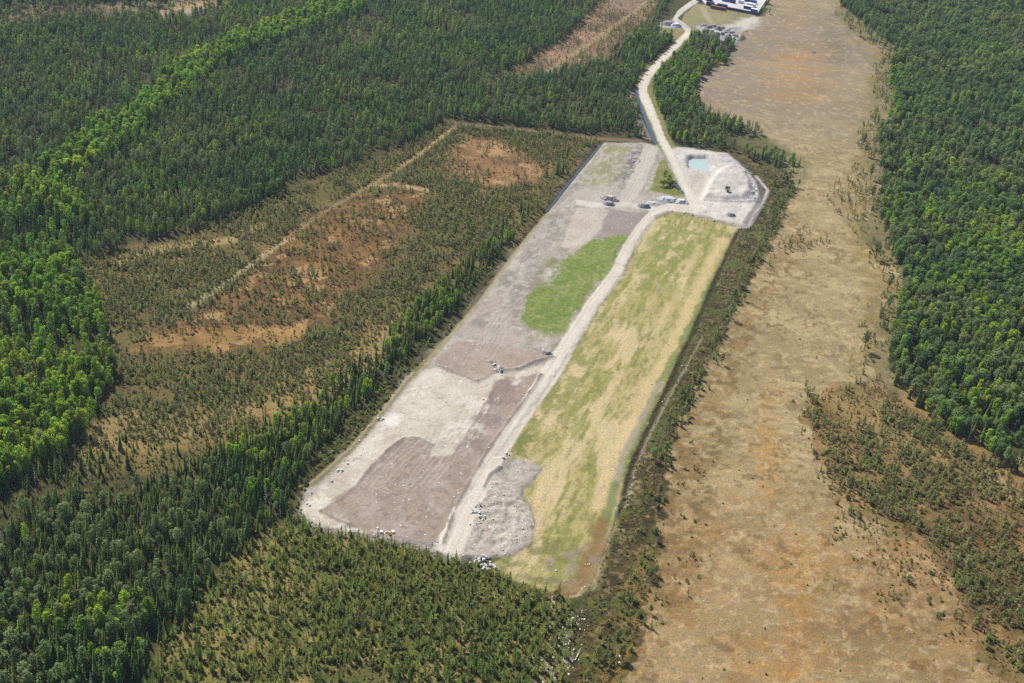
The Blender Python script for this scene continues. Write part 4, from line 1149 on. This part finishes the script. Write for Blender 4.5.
def mass(spn, arr):
    name, label = MASS[spn]
    n = len(arr)
    me = bpy.data.meshes.new(name)
    z = ground_z(arr[:, 0], arr[:, 1])
    co = np.stack([arr[:, 0], arr[:, 1], z - 0.05], -1).astype(np.float32)
    me.vertices.add(n); me.vertices.foreach_set('co', co.reshape(-1))
    a = me.attributes.new('form', 'INT', 'POINT'); fm = rng.integers(0, len(JOINED[spn]), n)
    if spn + '_snag' in JOINED: fm[rng.random(n) < 0.035] = len(JOINED[spn])
    a.data.foreach_set('value', fm.astype(np.int32))
    t = np.zeros((n, 3), dtype=np.float32); t[:, 2] = rng.uniform(0, 6.283, n); t[:, :2] = rng.normal(0, 0.03, (n, 2))
    a = me.attributes.new('turn', 'FLOAT_VECTOR', 'POINT'); a.data.foreach_set('vector', t.reshape(-1))
    s = (arr[:, 2] / NOMH[spn])[:, None] * np.ones((1, 3))
    zw = np.array([WIDTH.get(z[0], 1.0) for z in ZONES])
    wfac = zw[arr[:, 3].astype(int)] * rng.uniform(0.85, 1.2, n) * np.clip((s[:, 2]) ** -0.3, 0.8, 1.3)
    s[:, 0] *= wfac; s[:, 1] *= wfac
    a = me.attributes.new('size', 'FLOAT_VECTOR', 'POINT'); a.data.foreach_set('vector', s.astype(np.float32).reshape(-1))
    me.update()
    o = link(name, me); md = o.modifiers.new('scatter', 'NODES'); md.node_group = scatter_nodes(JOINED[spn + '_col'])
    tag(o, label, 'forest' if 'tree' in spn or 'pine' in spn else ('stones' if spn == 'stone' else 'undergrowth'), None, 'stuff')

NUM = {}
for spn in HEIGHTS:
    arr = np.array(PLANTS[spn])
    px, py, dep = project(arr[:, 0], arr[:, 1], arr[:, 2] * 0.5)
    inframe = (px > 4) & (px < 1020) & (py > 3) & (py < 682)
    score = np.where(inframe, arr[:, 2] * F_PX / dep, -1)
    # those that show largest come first
    order = np.argsort(-(np.where(inframe, -dep, -1e9)))
    pick_ = order[:300]
    near_mask = np.zeros(len(arr), dtype=bool); near_mask[pick_] = True
    NUM[spn] = len(arr)
    look, cat = LOOK[spn]
    zs = ground_z(arr[:, 0], arr[:, 1])
    for i in pick_:
        x, y, h, zi = arr[i]; zn = ZONES[int(zi)][0]
        sc = h / NOMH[spn]; wf = WIDTH.get(zn, 1.0) * rnd(0.85, 1.2) * min(1.3, max(0.8, sc ** -0.3))
        group = f"{look.split(' with')[0]}s {WHERE[zn]}"
        label = f"{look} {WHERE[zn]}" if spn != 'pine_tree' else f"dull green pine {WHERE[zn]}"
        if spn in ('shrub', 'bog_pine', 'young_pine'):
            o = link(spn, random.choice(JOINED[spn]), None, (x, y, zs[i] - 0.05), (rnd(-.05, .05), rnd(-.05, .05), rnd(0, 6.28)), (sc * wf, sc * wf, sc))
        else:
            o = link(spn, None, None, (x, y, zs[i] - 0.05), (rnd(-.05, .05), rnd(-.05, .05), rnd(0, 6.28)), (sc * wf, sc * wf, sc))
            o.empty_display_size = 0.5
            tm, cm = random.choice(PARTS[spn])
            link('trunk', tm, o); link('crown', cm, o)
        tag(o, label, cat, group)
    mass(spn, arr[~near_mask])
print('PLANTS', NUM)

def low_growth(spn, zones, spacing, hr):
    X, Y = candidates(spacing)
    nn = fbm(X, Y, 6, 3, 911)
    keep = np.zeros(X.shape)
    for px, dn, thr in zones:
        poly = PP(px); b0, b1 = poly.min(0), poly.max(0)
        k = np.where((X > b0[0]) & (X < b1[0]) & (Y > b0[1]) & (Y < b1[1]))[0]
        i = inside(poly, X[k], Y[k])
        keep[k[i]] = dn * sstep(thr - 0.08, thr + 0.08, nn[k[i]])
    for px in BARE[:3] + BARE[4:]:
        poly = PP(px); b0, b1 = poly.min(0), poly.max(0)
        k = np.where((X > b0[0]) & (X < b1[0]) & (Y > b0[1]) & (Y < b1[1]))[0]
        keep[k[inside(poly, X[k], Y[k])]] = 0
    s = rng.random(X.shape) < keep
    h = rng.uniform(hr[0], hr[1], s.sum())
    mass(spn, np.stack([X[s], Y[s], h, h * 0], -1))
    print(spn, s.sum())
NEARBOG = [(660, 470), (690, 400), (730, 330), (760, 290), (800, 330), (860, 380), (880, 470), (930, 560), (985, 640), (1010, 700), (600, 700), (640, 600), (655, 520)]
low_growth('dwarf_shrub', [(NEARBOG, 0.02, 0.56), (STRIP_R, 0.75, 0.42), (RSCRUB, 0.7, 0.40), (YOUNG, 0.85, 0.36), (SCRUB, 0.6, 0.46), (OPEN_B, 0.5, 0.48), (OPEN_A, 0.35, 0.5), (TAN, 0.4, 0.46), (LOGGED, 0.4, 0.46)], 1.5, (0.25, 0.7))
low_growth('grass_tuft', [(MEADOW, 0.35, 0.47), (GREEN, 0.6, 0.4)], 1.1, (0.07, 0.15))

def stones():
    X, Y = candidates(1.6); keep = np.zeros(X.shape); nn = fbm(X, Y, 5, 4, 411)
    for px, dn, thr in [(PAD, 0.35, 0.56), ([(487, 470), (530, 505), (533, 525), (512, 556), (470, 558), (466, 530), (474, 500)], 0.9, 0.40), ([(300, 515), (330, 524), (400, 542), (440, 552), (440, 560), (330, 534), (302, 522)], 0.7, 0.4),
                        (STRIP_R, 0.03, 0.5), (COMP, 0.4, 0.5), ([(702, 25), (740, 29), (736, 40), (708, 36)], 0.9, 0.3), ([(540, 640), (560, 610), (590, 610), (585, 650), (560, 690), (535, 690)], 0.8, 0.4)]:
        poly = PP(px); i = inside(poly, X, Y); keep[i] = 1.25 * dn * sstep(thr - 0.05, thr + 0.05, nn[i])
    for pts in (ROAD_MAIN, ROAD_NORTH):
        keep[inside(PP(strip(pts)), X, Y)] = 0
    for px in (POND, GREEN):
        keep[inside(PP(px), X, Y)] = 0
    k = rng.random(X.shape) < keep
    h = rng.uniform(0.2, 0.75, k.sum()) ** 1.4 * 1.3
    mass('stone', np.stack([X[k], Y[k], h, h * 0], -1)); print('stones', k.sum())
JOINED['stone'] = [boulder_mesh(60 + i, M['rock'] if i < 3 else M['soil'], 'stone') for i in range(5)]
scol = bpy.data.collections.new('forms_of_stone')
for me_ in JOINED['stone']: scol.objects.link(bpy.data.objects.new('stone_form', me_))
JOINED['stone_col'] = scol; NOMH['stone'] = 1.0
MASS['stone'] = ('rubble', 'small stones littering the bare gravel and heath')
stones()

# ------------------------------------------------------------------ lone bushes
def lone(spn, x, y, h, w, label, cat, mat=None):
    a, b = P(x, y); z = float(ground_z(np.array([a]), np.array([b]))[0])
    o = link(spn, None, None, (a, b, z - 0.05), (0, 0, rnd(0, 6)), (h / NOMH[spn] * w, h / NOMH[spn] * w, h / NOMH[spn]))
    tm, cm = random.choice(PARTS[spn]); link('trunk' if spn != 'shrub' else 'stem', tm, o); link('crown', cm, o)
    tag(o, label, cat)
lone('shrub', 727, 196, 4.2, 1.0, 'round green shrub alone at the foot of the pale mound', 'shrub')
lone('birch_tree', 668, 184, 6.5, 2.0, 'tallest leafy birch on the green island between the roads', 'tree')
lone('shrub', 663, 187, 5.0, 1.2, 'leafy shrub at the lower end of the green island between the roads', 'shrub')
lone('shrub', 672, 187, 4.5, 1.2, 'leafy shrub beside the small blue puddle between the roads', 'shrub')
lone('shrub', 666, 177, 4.0, 1.2, 'low shrub nearest the upper tip of the green island between the roads', 'shrub')
lone('birch_tree', 763, 12, 7, 1.2, 'bright green birch beside the far corner of the white yard', 'tree')
lone('birch_tree', 768, 4, 8, 1.3, 'tallest bright birch beside the white yard at the top edge', 'tree')
lone('birch_tree', 769, 14, 6, 1.2, 'rightmost bright birch beside the white yard, nearest the bog', 'tree')
lone('birch_tree', 697, 38, 7.5, 1.2, 'dark leafy birch at the road bend below the far rubble heaps', 'tree')

# dead trunks
def dead_tree(x, y, L, ang, tilt, label, lying=False):
    a, b = P(x, y); z = float(ground_z(np.array([a]), np.array([b]))[0])
    root = link('fallen_trunk' if lying else 'dead_tree', None, None, (a, b, z + (0.35 if lying else -0.1)), (tilt, 0, ang))
    t = MB(); t.tube((0, 0, 0), (0.05, 0, L * 0.55), 0.17 if lying else 0.11, 0.12 if lying else 0.08, 7); t.tube((0.05, 0, L * 0.54), (0, 0.08, L), 0.115 if lying else 0.075, 0.03, 6)
    t.build('trunk', M['deadwood'], root)
    for i in range(4):
        br = MB(); zz = L * rnd(0.4, 0.9); an = rnd(0, 6.28)
        br.tube((0, 0, zz), (math.cos(an) * L * 0.1, math.sin(an) * L * 0.1, zz + L * 0.06), 0.035, 0.01, 4)
        br.build('branch', M['deadwood'], root)
    tag(root, label, 'dead tree')
dead_tree(575, 661, 6.5, -0.33, -1.5, 'bleached fallen trunk lying on the heath at the bottom edge', True)
dead_tree(231, 630, 6.0, -0.6, -1.5, 'pale fallen trunk lying among low yellow green growth at lower left', True)
dead_tree(664, 462, 5, 0.3, 0.1, 'bare white dead tree by the lower of the dark shrub clumps on the bog edge')
dead_tree(694, 402, 5, 1.3, 0.12, 'bare white dead tree by the upper dark shrub clump on the bog edge')
dead_tree(684, 410, 4.5, 2.3, 0.15, 'leaning bare dead tree just left of the upper dark shrub clump')

# ------------------------------------------------------------------ boulders
BOULD = [boulder_mesh(i, M['rock']) for i in range(6)]
DARKB = [boulder_mesh(i + 20, M['darkrock']) for i in range(4)]
def boulders(pts, n, spread, size, label, group, pale=0.85, pile=0.0):
    """n boulders about a list of points (survey pixels, spread in metres)"""
    size = (size[0] * 0.55, size[1] * 0.68); n = int(n * 1.0)
    for i in range(n):
        cx, cy = P(*random.choice(pts)) if len(pts) > 1 and spread > 0 else P(*pts[i % len(pts)])
        r = spread * math.sqrt(random.random()); a = rnd(0, 6.28)
        x, y = cx + r * math.cos(a), cy + 0.8 * r * math.sin(a)
        s = rnd(*size) * random.choice([0.7, 1, 1, 1.15])
        z = float(ground_z(np.array([x]), np.array([y]))[0]) + s * 0.25 + (pile * random.random() * (1 - r / (spread + 0.01)))
        o = link('boulder', random.choice(BOULD if random.random() < pale else DARKB), None, (x, y, z), (rnd(-.4, .4), rnd(-.4, .4), rnd(0, 6.28)), s)
        tag(o, label, 'boulder', group)
boulders([(476, 562), (484, 561), (490, 566), (482, 567), (494, 569)], 44, 2.6, (1.0, 1.9), 'pale boulder in the heap between gravel end and meadow corner', 'pale boulders heaped below the gravel end', 0.8, 0.7)
boulders([(480, 507), (479, 513), (483, 519), (477, 516), (475, 525)], 40, 2.4, (0.7, 1.5), 'grey boulder in the heap beside the road near the gravel end', 'boulders heaped beside the road near the gravel end', 0.75, 0.9)
boulders([(496, 367), (501, 370), (492, 364), (498, 372)], 26, 2.2, (0.8, 1.6), 'grey boulder in the heap at the end of the soil bank', 'boulders heaped where the soil bank ends', 0.6, 1.0)
boulders([(505, 457), (503, 460), (507, 455)], 10, 1.5, (0.8, 1.4), 'grey boulder in the small heap on the road edge above the spoil bay', 'boulders on the road edge above the spoil bay', 0.75, 0.6)
boulders([(331, 481), (338, 470), (344, 466), (348, 462), (352, 456), (349, 462), (358, 449), (366, 437), (368, 434), (337, 472), (404, 386), (312, 497), (308, 504), (360, 444), (372, 430), (380, 420)], 30, 2.2, (0.7, 1.5), 'boulder along the rim of the gravel ground beside the spruce belt', 'boulders along the gravel rim beside the spruce belt', 0.5)
boulders([(436, 545), (431, 546), (434, 543)], 7, 1.6, (0.8, 1.5), 'dark boulder left of the road foot at the gravel end', 'dark boulders left of the road foot', 0.3, 0.5)
boulders([(380, 530), (378, 536), (384, 533), (376, 537)], 6, 1.0, (0.8, 1.5), 'pale boulder beside the orange machine at the gravel end', 'pale boulders beside the orange machine', 0.9, 0.3)
boulders([(510, 600), (513, 604), (506, 598), (520, 602), (536, 602)], 9, 3.5, (0.6, 1.2), 'pale boulder among young pines below the meadow corner', 'pale boulders among young pines below the meadow', 1.0)
boulders([(555, 571), (588, 563), (583, 590), (578, 597), (600, 535), (608, 530), (616, 525), (603, 560)], 14, 1.5, (0.6, 1.2), 'pale boulder on the bank around the lower corner of the meadow', 'pale boulders on the meadow bank', 0.95)
boulders([(485, 400), (524, 396), (512, 384), (546, 352), (551, 354), (543, 351)], 8, 1.4, (0.8, 1.4), 'single boulder lying on the brown soil beside the road', 'boulders strewn on the brown soil', 0.6)
boulders([(661, 214), (672, 213), (686, 214), (692, 216), (703, 220), (738, 208), (731, 217), (712, 221)], 18, 1.8, (0.9, 1.6), 'boulder on the road edge along the upper end of the meadow', 'boulders along the upper end of the meadow', 0.7, 0.3)
boulders([(750, 178), (753, 186), (754, 194), (752, 200), (748, 174), (755, 190)], 28, 2.4, (0.9, 1.8), 'boulder on the outer slope of the pale mound', 'boulders on the outer slope of the pale mound', 0.6, 0.4)
boulders([(630, 158), (636, 163), (628, 170), (622, 176), (640, 155)], 18, 4.0, (0.8, 1.6), 'dark stone strewn beside the pale track at the far gravel corner', 'dark stones beside the pale track', 0.2, 0.3)
boulders([(688, 355), (684, 366), (678, 378), (665, 400), (650, 385), (670, 345)], 8, 1.5, (0.6, 1.0), 'pale stone along the path on the heather strip', 'pale stones along the heather path', 1.0)
boulders([(565, 625), (572, 632), (560, 640), (578, 618), (567, 648)], 30, 4.0, (0.4, 1.0), 'whitish stone on the heath near the bottom fallen trunk', 'whitish stones near the fallen trunk', 1.0)

# ------------------------------------------------------------------ heaps of soil and gravel
def heap(name, x, y, L, Wd, H, ang, mat, label, cat='heap', group=None, seed=1):
    a, b = P(x, y); z = float(ground_z(np.array([a]), np.array([b]))[0])
    nu, nv = 40, 20; vs, fs = [], []
    U, Vv = np.meshgrid(np.linspace(-1, 1, nu), np.linspace(-1, 1, nv))
    rr = np.sqrt(U ** 2 + Vv ** 2)
    nz = fbm(U * L + seed * 9.1, Vv * Wd, 2.2, 4, seed)
    hh = np.clip(1 - rr - (nz - 0.5) * 0.5, -0.12, 1) ** 1.0
    hh = np.where(rr > 1.0, -0.12, hh)
    hz = H * np.minimum(hh * 1.7, 0.9 + 0.1 * nz) - 0.15
    ca, sa = math.cos(ang), math.sin(ang)
    for j in range(nv):
        for i in range(nu):
            lx, ly = U[j, i] * L / 2, Vv[j, i] * Wd / 2
            vs.append((lx * ca - ly * sa, lx * sa + ly * ca, hz[j, i]))
    for j in range(nv - 1):
        for i in range(nu - 1):
            q = j * nu + i; fs.append((q, q + 1, q + 1 + nu, q + nu))
    o = link(name, mesh_np(name, vs, fs, [mat]), None, (a, b, z))
    tag(o, label, cat, group)
heap('soil_heap', 610, 200, 12, 6, 2.8, -0.25, M['soil'], 'steep brown soil heap above the cross track, upper of two', seed=3)
heap('soil_heap', 609, 205.5, 8, 5, 2.2, -0.1, M['darkgravel'], 'dark soil heap on the cross track, lower of two', seed=4)
heap('soil_heap', 644, 208, 9, 5, 2.4, -0.15, M['darkgravel'], 'dark soil heap at the fork of road and cross track', seed=5)
heap('soil_heap', 547, 354, 6, 3.5, 1.5, -0.2, M['darkgravel'], 'small dark soil heap beside the road above the soil bank', seed=14)
heap('gravel_heap', 668, 201, 15, 8, 2.2, -0.1, M['bluegravel'], 'broad blue grey gravel heap left of the road junction', seed=6)
heap('gravel_heap', 681, 203.5, 9, 6, 2.4, 0.0, M['bluegravel'], 'small blue grey gravel heap closest to the road junction', seed=7)
heap('gravel_heap', 654, 204.5, 11, 4, 1.2, 0.0, M['bluegravel'], 'flat pale gravel heap at the left end of the gravel row', seed=8)
heap('gravel_heap', 731, 217, 7, 4.5, 2.0, -0.6, M['darkgravel'], 'dark stone heap on the pale ground above the meadow corner', seed=9)
heap('gravel_heap', 668, 24, 14, 11, 3, 0.2, M['darkgravel'], 'upper dark gravel heap at the far road bend', seed=10)
heap('gravel_heap', 676, 26, 11, 9, 3, 0.0, M['bluegravel'], 'lower blue grey gravel heap at the far road bend', seed=11)
k = 0
for (x, y) in [(704, 26), (709, 28), (714, 27), (718, 30), (722, 29), (727, 31), (731, 33), (712, 33), (716, 35), (722, 35), (728, 37), (735, 36), (706, 31), (725, 33), (733, 39)]:
    k += 1
    heap('rubble_heap', x, y, rnd(5, 9), rnd(4, 6), rnd(1.6, 3.0), rnd(-.6, .6), M['darkgravel'] if k % 3 else M['soil'], 'dark rubble heap in the storage rows below the far field', 'heap', 'rubble heaps below the far field', 20 + k)

# ------------------------------------------------------------------ machine, sacks, tarpaulin at the ends of the site
def gz(a, b): return float(ground_z(np.array([a]), np.array([b]))[0])
a, b = P(389.5, 536)
mini = link('mini_excavator', None, None, (a, b, gz(a, b) - 0.05), (0, 0, 0.6))
for sx in (-0.55, 0.55):
    t = MB(); t.box((sx, 0, 0.24), (0.32, 1.7, 0.36)); t.box((sx, 0, 0.24), (0.28, 1.9, 0.24)); t.build('track', M['rubber'], mini)
t = MB(); t.box((0, -0.15, 0.72), (1.3, 1.5, 0.5)); t.box((0, -0.65, 1.05), (1.2, 0.6, 0.5)); t.box((0, 0, 0.45), (0.6, 0.6, 0.1)); t.build('body', M['orange'], mini)
t = MB(); t.box((-0.15, 0.15, 1.42), (0.85, 0.8, 0.9)); t.build('cab', M['glass'], mini)
t = MB(); t.box((-0.15, 0.15, 1.91), (0.95, 0.95, 0.08)); t.build('roof', M['orange'], mini)
t = MB(); t.tube((0.2, 0.6, 0.9), (0.2, 1.5, 1.9), 0.10, 0.09, 6); t.tube((0.2, 1.5, 1.9), (0.2, 2.2, 0.9), 0.09, 0.07, 6); t.build('boom', M['orange'], mini)
t = MB(); t.box((0.2, 2.25, 0.65), (0.5, 0.3, 0.4)); t.build('bucket', M['grey'], mini)
mini.scale = (0.72,) * 3
tag(mini, 'small orange machine with dark cab parked at the gravel end near the pines', 'excavator')
def sack(x, y, s, label):
    a, b = P(x, y)
    bm = bmesh.new(); bmesh.ops.create_cube(bm, size=1.0); bmesh.ops.subdivide_edges(bm, edges=bm.edges[:], cuts=3, use_grid_fill=True)
    for v in bm.verts:
        r = 1 + 0.18 * (0.25 - v.co.z ** 2) * 4; v.co.x *= r + rnd(-.03, .03); v.co.y *= r + rnd(-.03, .03)
        if v.co.z > 0.4: v.co.z += 0.12 * (0.5 - max(abs(v.co.x), abs(v.co.y))) + rnd(-.03, .05)
    me = bpy.data.meshes.new('bulk_sack'); bm.to_mesh(me); bm.free(); me.materials.append(M['sack'])
    root = link('bulk_sack', me, None, (a, b, gz(a, b) + 0.45 * s), (0, 0, rnd(0, 1)), s)
    for sx, sy in ((-1, -1), (1, -1), (1, 1), (-1, 1)):
        t = MB(); t.tube((sx * .42, sy * .42, 0.5), (sx * .36, sy * .36, 0.75), 0.03, 0.03, 5); t.tube((sx * .36, sy * .36, 0.75), (sx * .22, sy * .42, 0.5), 0.03, 0.03, 5)
        t.build('loop', M['sack'], root)
    tag(root, label, 'sack')
sack(393, 534, 0.95, 'bulky white sack right behind the small orange machine')
sack(381.5, 534.5, 0.9, 'white sack on the pale rim left of the small orange machine')
a, b = P(733, 42.5)
t = MB(); t.tube((-2.6, 0, 0.4), (2.6, 0, 0.4), 0.05, 0.05, 5)
ns = 10; vs, fs = [], []
for i in range(ns + 1):
    for j in range(7):
        x_ = -3.2 + 6.4 * i / ns; s_ = -1 + 2 * j / 6
        vs.append((x_, s_ * 2.0, 0.12 + 1.5 * (1 - abs(s_) ** 1.5) + 0.15 * math.sin(i * 2.1 + j)))
for i in range(ns):
    for j in range(6): q = i * 7 + j; fs.append((q, q + 1, q + 8, q + 7))
tp = link('tarpaulin', mesh_np('tarpaulin', vs, fs, [M['tarp']], None, True), None, (a, b, gz(a, b)), (0, 0, 0.1))
tag(tp, 'pale blue tarpaulin draped over a heap by the rubble storage corner', 'tarpaulin')

# ------------------------------------------------------------------ the yard at the top: wall, containers, cabins
def container(x, y, L, Wd, H, ang, mat, label, group=None, roof='grey', name='storage_container'):
    a, b = P(x, y)
    root = link(name, None, None, (a, b, gz(a, b)), (0, 0, ang))
    t = MB(); t.box((0, 0, H / 2 + 0.1), (L, Wd, H))
    n = int(L / 0.6)
    for i in range(n):
        for s_ in (-1, 1): t.box((-L / 2 + (i + 0.5) * L / n, s_ * (Wd / 2 + 0.03), H / 2 + 0.1), (0.28, 0.07, H * 0.9))
    for sx in (-1, 1):
        for sy in (-1, 1): t.box((sx * (L / 2 - 0.06), sy * (Wd / 2 - 0.02), H / 2 + 0.1), (0.2, 0.2, H + 0.06))
    t.build('body', mat, root)
    t = MB(); t.box((0, 0, H + 0.16), (L - 0.1, Wd - 0.1, 0.07)); t.build('roof', M[roof], root)
    for sy in (-1, 1):
        t = MB(); t.box((L / 2 + 0.04, sy * Wd / 4, H / 2 + 0.1), (0.07, Wd / 2 - 0.1, H - 0.2)); t.tube((L / 2 + 0.1, sy * 0.2, 0.3), (L / 2 + 0.1, sy * 0.2, H - 0.1), 0.03, 0.03, 5)
        t.build('door', mat, root)
    tag(root, label, 'container', group)
def dirang(p, q):
    a, b = P(*p), P(*q); return math.atan2(b[1] - a[1], b[0] - a[0])
A1 = dirang((706, 5), (757, 15))
# navy wall along the front and right side
def wall(p, q, H, label):
    a, b = P(*p), P(*q); L = math.hypot(b[0] - a[0], b[1] - a[1]); ang = math.atan2(b[1] - a[1], b[0] - a[0])
    root = link('boundary_wall', None, None, (a[0], a[1], gz(*a)), (0, 0, ang))
    t = MB(); n = int(L / 3)
    for i in range(n): t.box(((i + 0.5) * L / n, 0, H / 2), (L / n - 0.12, 0.14, H - 0.1))
    t.build('panel', M['navy'], root)
    for i in range(n + 1):
        t = MB(); t.box((i * L / n, 0, H / 2), (0.22, 0.26, H)); t.build('post', M['navy'], root)
    tag(root, label, 'wall')
wall((706, 5.5), (757, 15.8), 2.6, 'dark navy wall along the front of the white yard at the top')
wall((757.4, 15.6), (768, -0.5), 2.4, 'dark navy wall down the bog side of the white yard')
red = [(713, 8.6), (718, 9.6), (723, 10.6)]
for i, (x, y) in enumerate(red):
    container(x, y, 4.6, 2.4, 2.5, A1, M['red'], ['rust red container in front of the navy wall, left of three', 'rust red container in front of the navy wall, middle of three',
              'rust red container in front of the navy wall, right of three'][i], 'rust red containers before the navy wall', 'red')
for x, y, L, m_, rf, lab in [(710, 5.2, 7, 'navy', 'navy', 'navy container standing behind the wall at its left end'), (722, 7.4, 9, 'navy', 'navy', 'navy container standing behind the middle of the wall'),
                          (748, 9.2, 8, 'navy', 'white', 'navy container with white roof near the right end of the yard wall'), (751, 6.5, 8, 'white', 'white', 'white container in the right half of the yard'),
                          (753, 3.4, 6, 'blue', 'navy', 'blue container in the upper right of the yard'), (748, 1.6, 6, 'navy', 'navy', 'navy container at the upper right yard edge'),
                          (727, 1.6, 9, 'blue', 'white', 'blue container with white roof in the middle of the yard'), (733, 3.0, 4, 'navy', 'navy', 'short navy container in the middle of the yard'),
                          (699, 1.0, 5, 'blue', 'white', 'blue container by the left entrance of the yard'), (709, 0.6, 6, 'navy', 'navy', 'navy container at the top left of the yard'),
                          (741, 3.2, 5, 'white', 'white', 'white container right of the yard middle'), (754, 12.0, 6, 'blue', 'white', 'blue container in the right corner behind the yard wall')]:
    container(x, y, L, 2.5, 2.7, A1 + rnd(-.1, .1), M[m_], lab, None, rf)

# ------------------------------------------------------------------ light, air, camera
SUN_EL = math.radians(49); SUN_AZ = math.radians(-40)      # clockwise from +Y
sd = Vector((math.sin(SUN_AZ) * math.cos(SUN_EL), math.cos(SUN_AZ) * math.cos(SUN_EL), math.sin(SUN_EL)))
sl = bpy.data.lights.new('sun', 'SUN'); sl.energy = 5.0; sl.angle = math.radians(0.5); sl.color = (1.0, 0.955, 0.88)
so = bpy.data.objects.new('sun', sl); COL.objects.link(so); so.rotation_euler = (-sd).to_track_quat('-Z', 'Y').to_euler(); so.location = (0, 0, 500)
wd = bpy.data.worlds.new('World'); scene.world = wd; wd.use_nodes = True
nt = wd.node_tree; bg = nt.nodes['Background']
sky = nt.nodes.new('ShaderNodeTexSky'); sky.sky_type = 'NISHITA'; sky.sun_disc = False
sky.sun_elevation = SUN_EL; sky.sun_rotation = SUN_AZ; sky.altitude = 300
nt.links.new(sky.outputs[0], bg.inputs[0]); bg.inputs[1].default_value = 0.085

hz = MB(); hz.box((0, 2500, 157), (12400, 11400, 330))
HZ = bpy.data.materials.new('air'); HZ.use_nodes = True
hn = HZ.node_tree; hn.nodes.clear()
ho = hn.nodes.new('ShaderNodeOutputMaterial'); hv_ = hn.nodes.new('ShaderNodeVolumePrincipled')
hv_.inputs['Color'].default_value = (0.62, 0.80, 1.0, 1); hv_.inputs['Density'].default_value = 0.000038; hv_.inputs['Anisotropy'].default_value = 0.2
hn.links.new(hv_.outputs[0], ho.inputs['Volume'])
hzo = hz.build('haze', HZ); hzo['kind'] = 'stuff'
cam = bpy.data.cameras.new('camera'); cam.sensor_width = 36; cam.lens = F_PX / 1024 * 36; cam.clip_start = 1; cam.clip_end = 20000
co = bpy.data.objects.new('camera', cam); COL.objects.link(co); co.location = (0, 0, CAM_H); co.rotation_euler = (Matrix.Rotation(math.pi / 2 - PITCH, 3, 'X') @ Matrix.Rotation(ROLL, 3, 'Z')).to_euler()
scene.camera = co
scene.view_settings.view_transform = 'Standard'; scene.view_settings.look = 'None'; scene.view_settings.exposure = 0.95; scene.view_settings.gamma = 1
scene.view_settings.use_curve_mapping = False
scene.cycles.max_bounces = 5; scene.cycles.diffuse_bounces = 3; scene.cycles.transparent_max_bounces = 4
scene.cycles.use_denoising = False
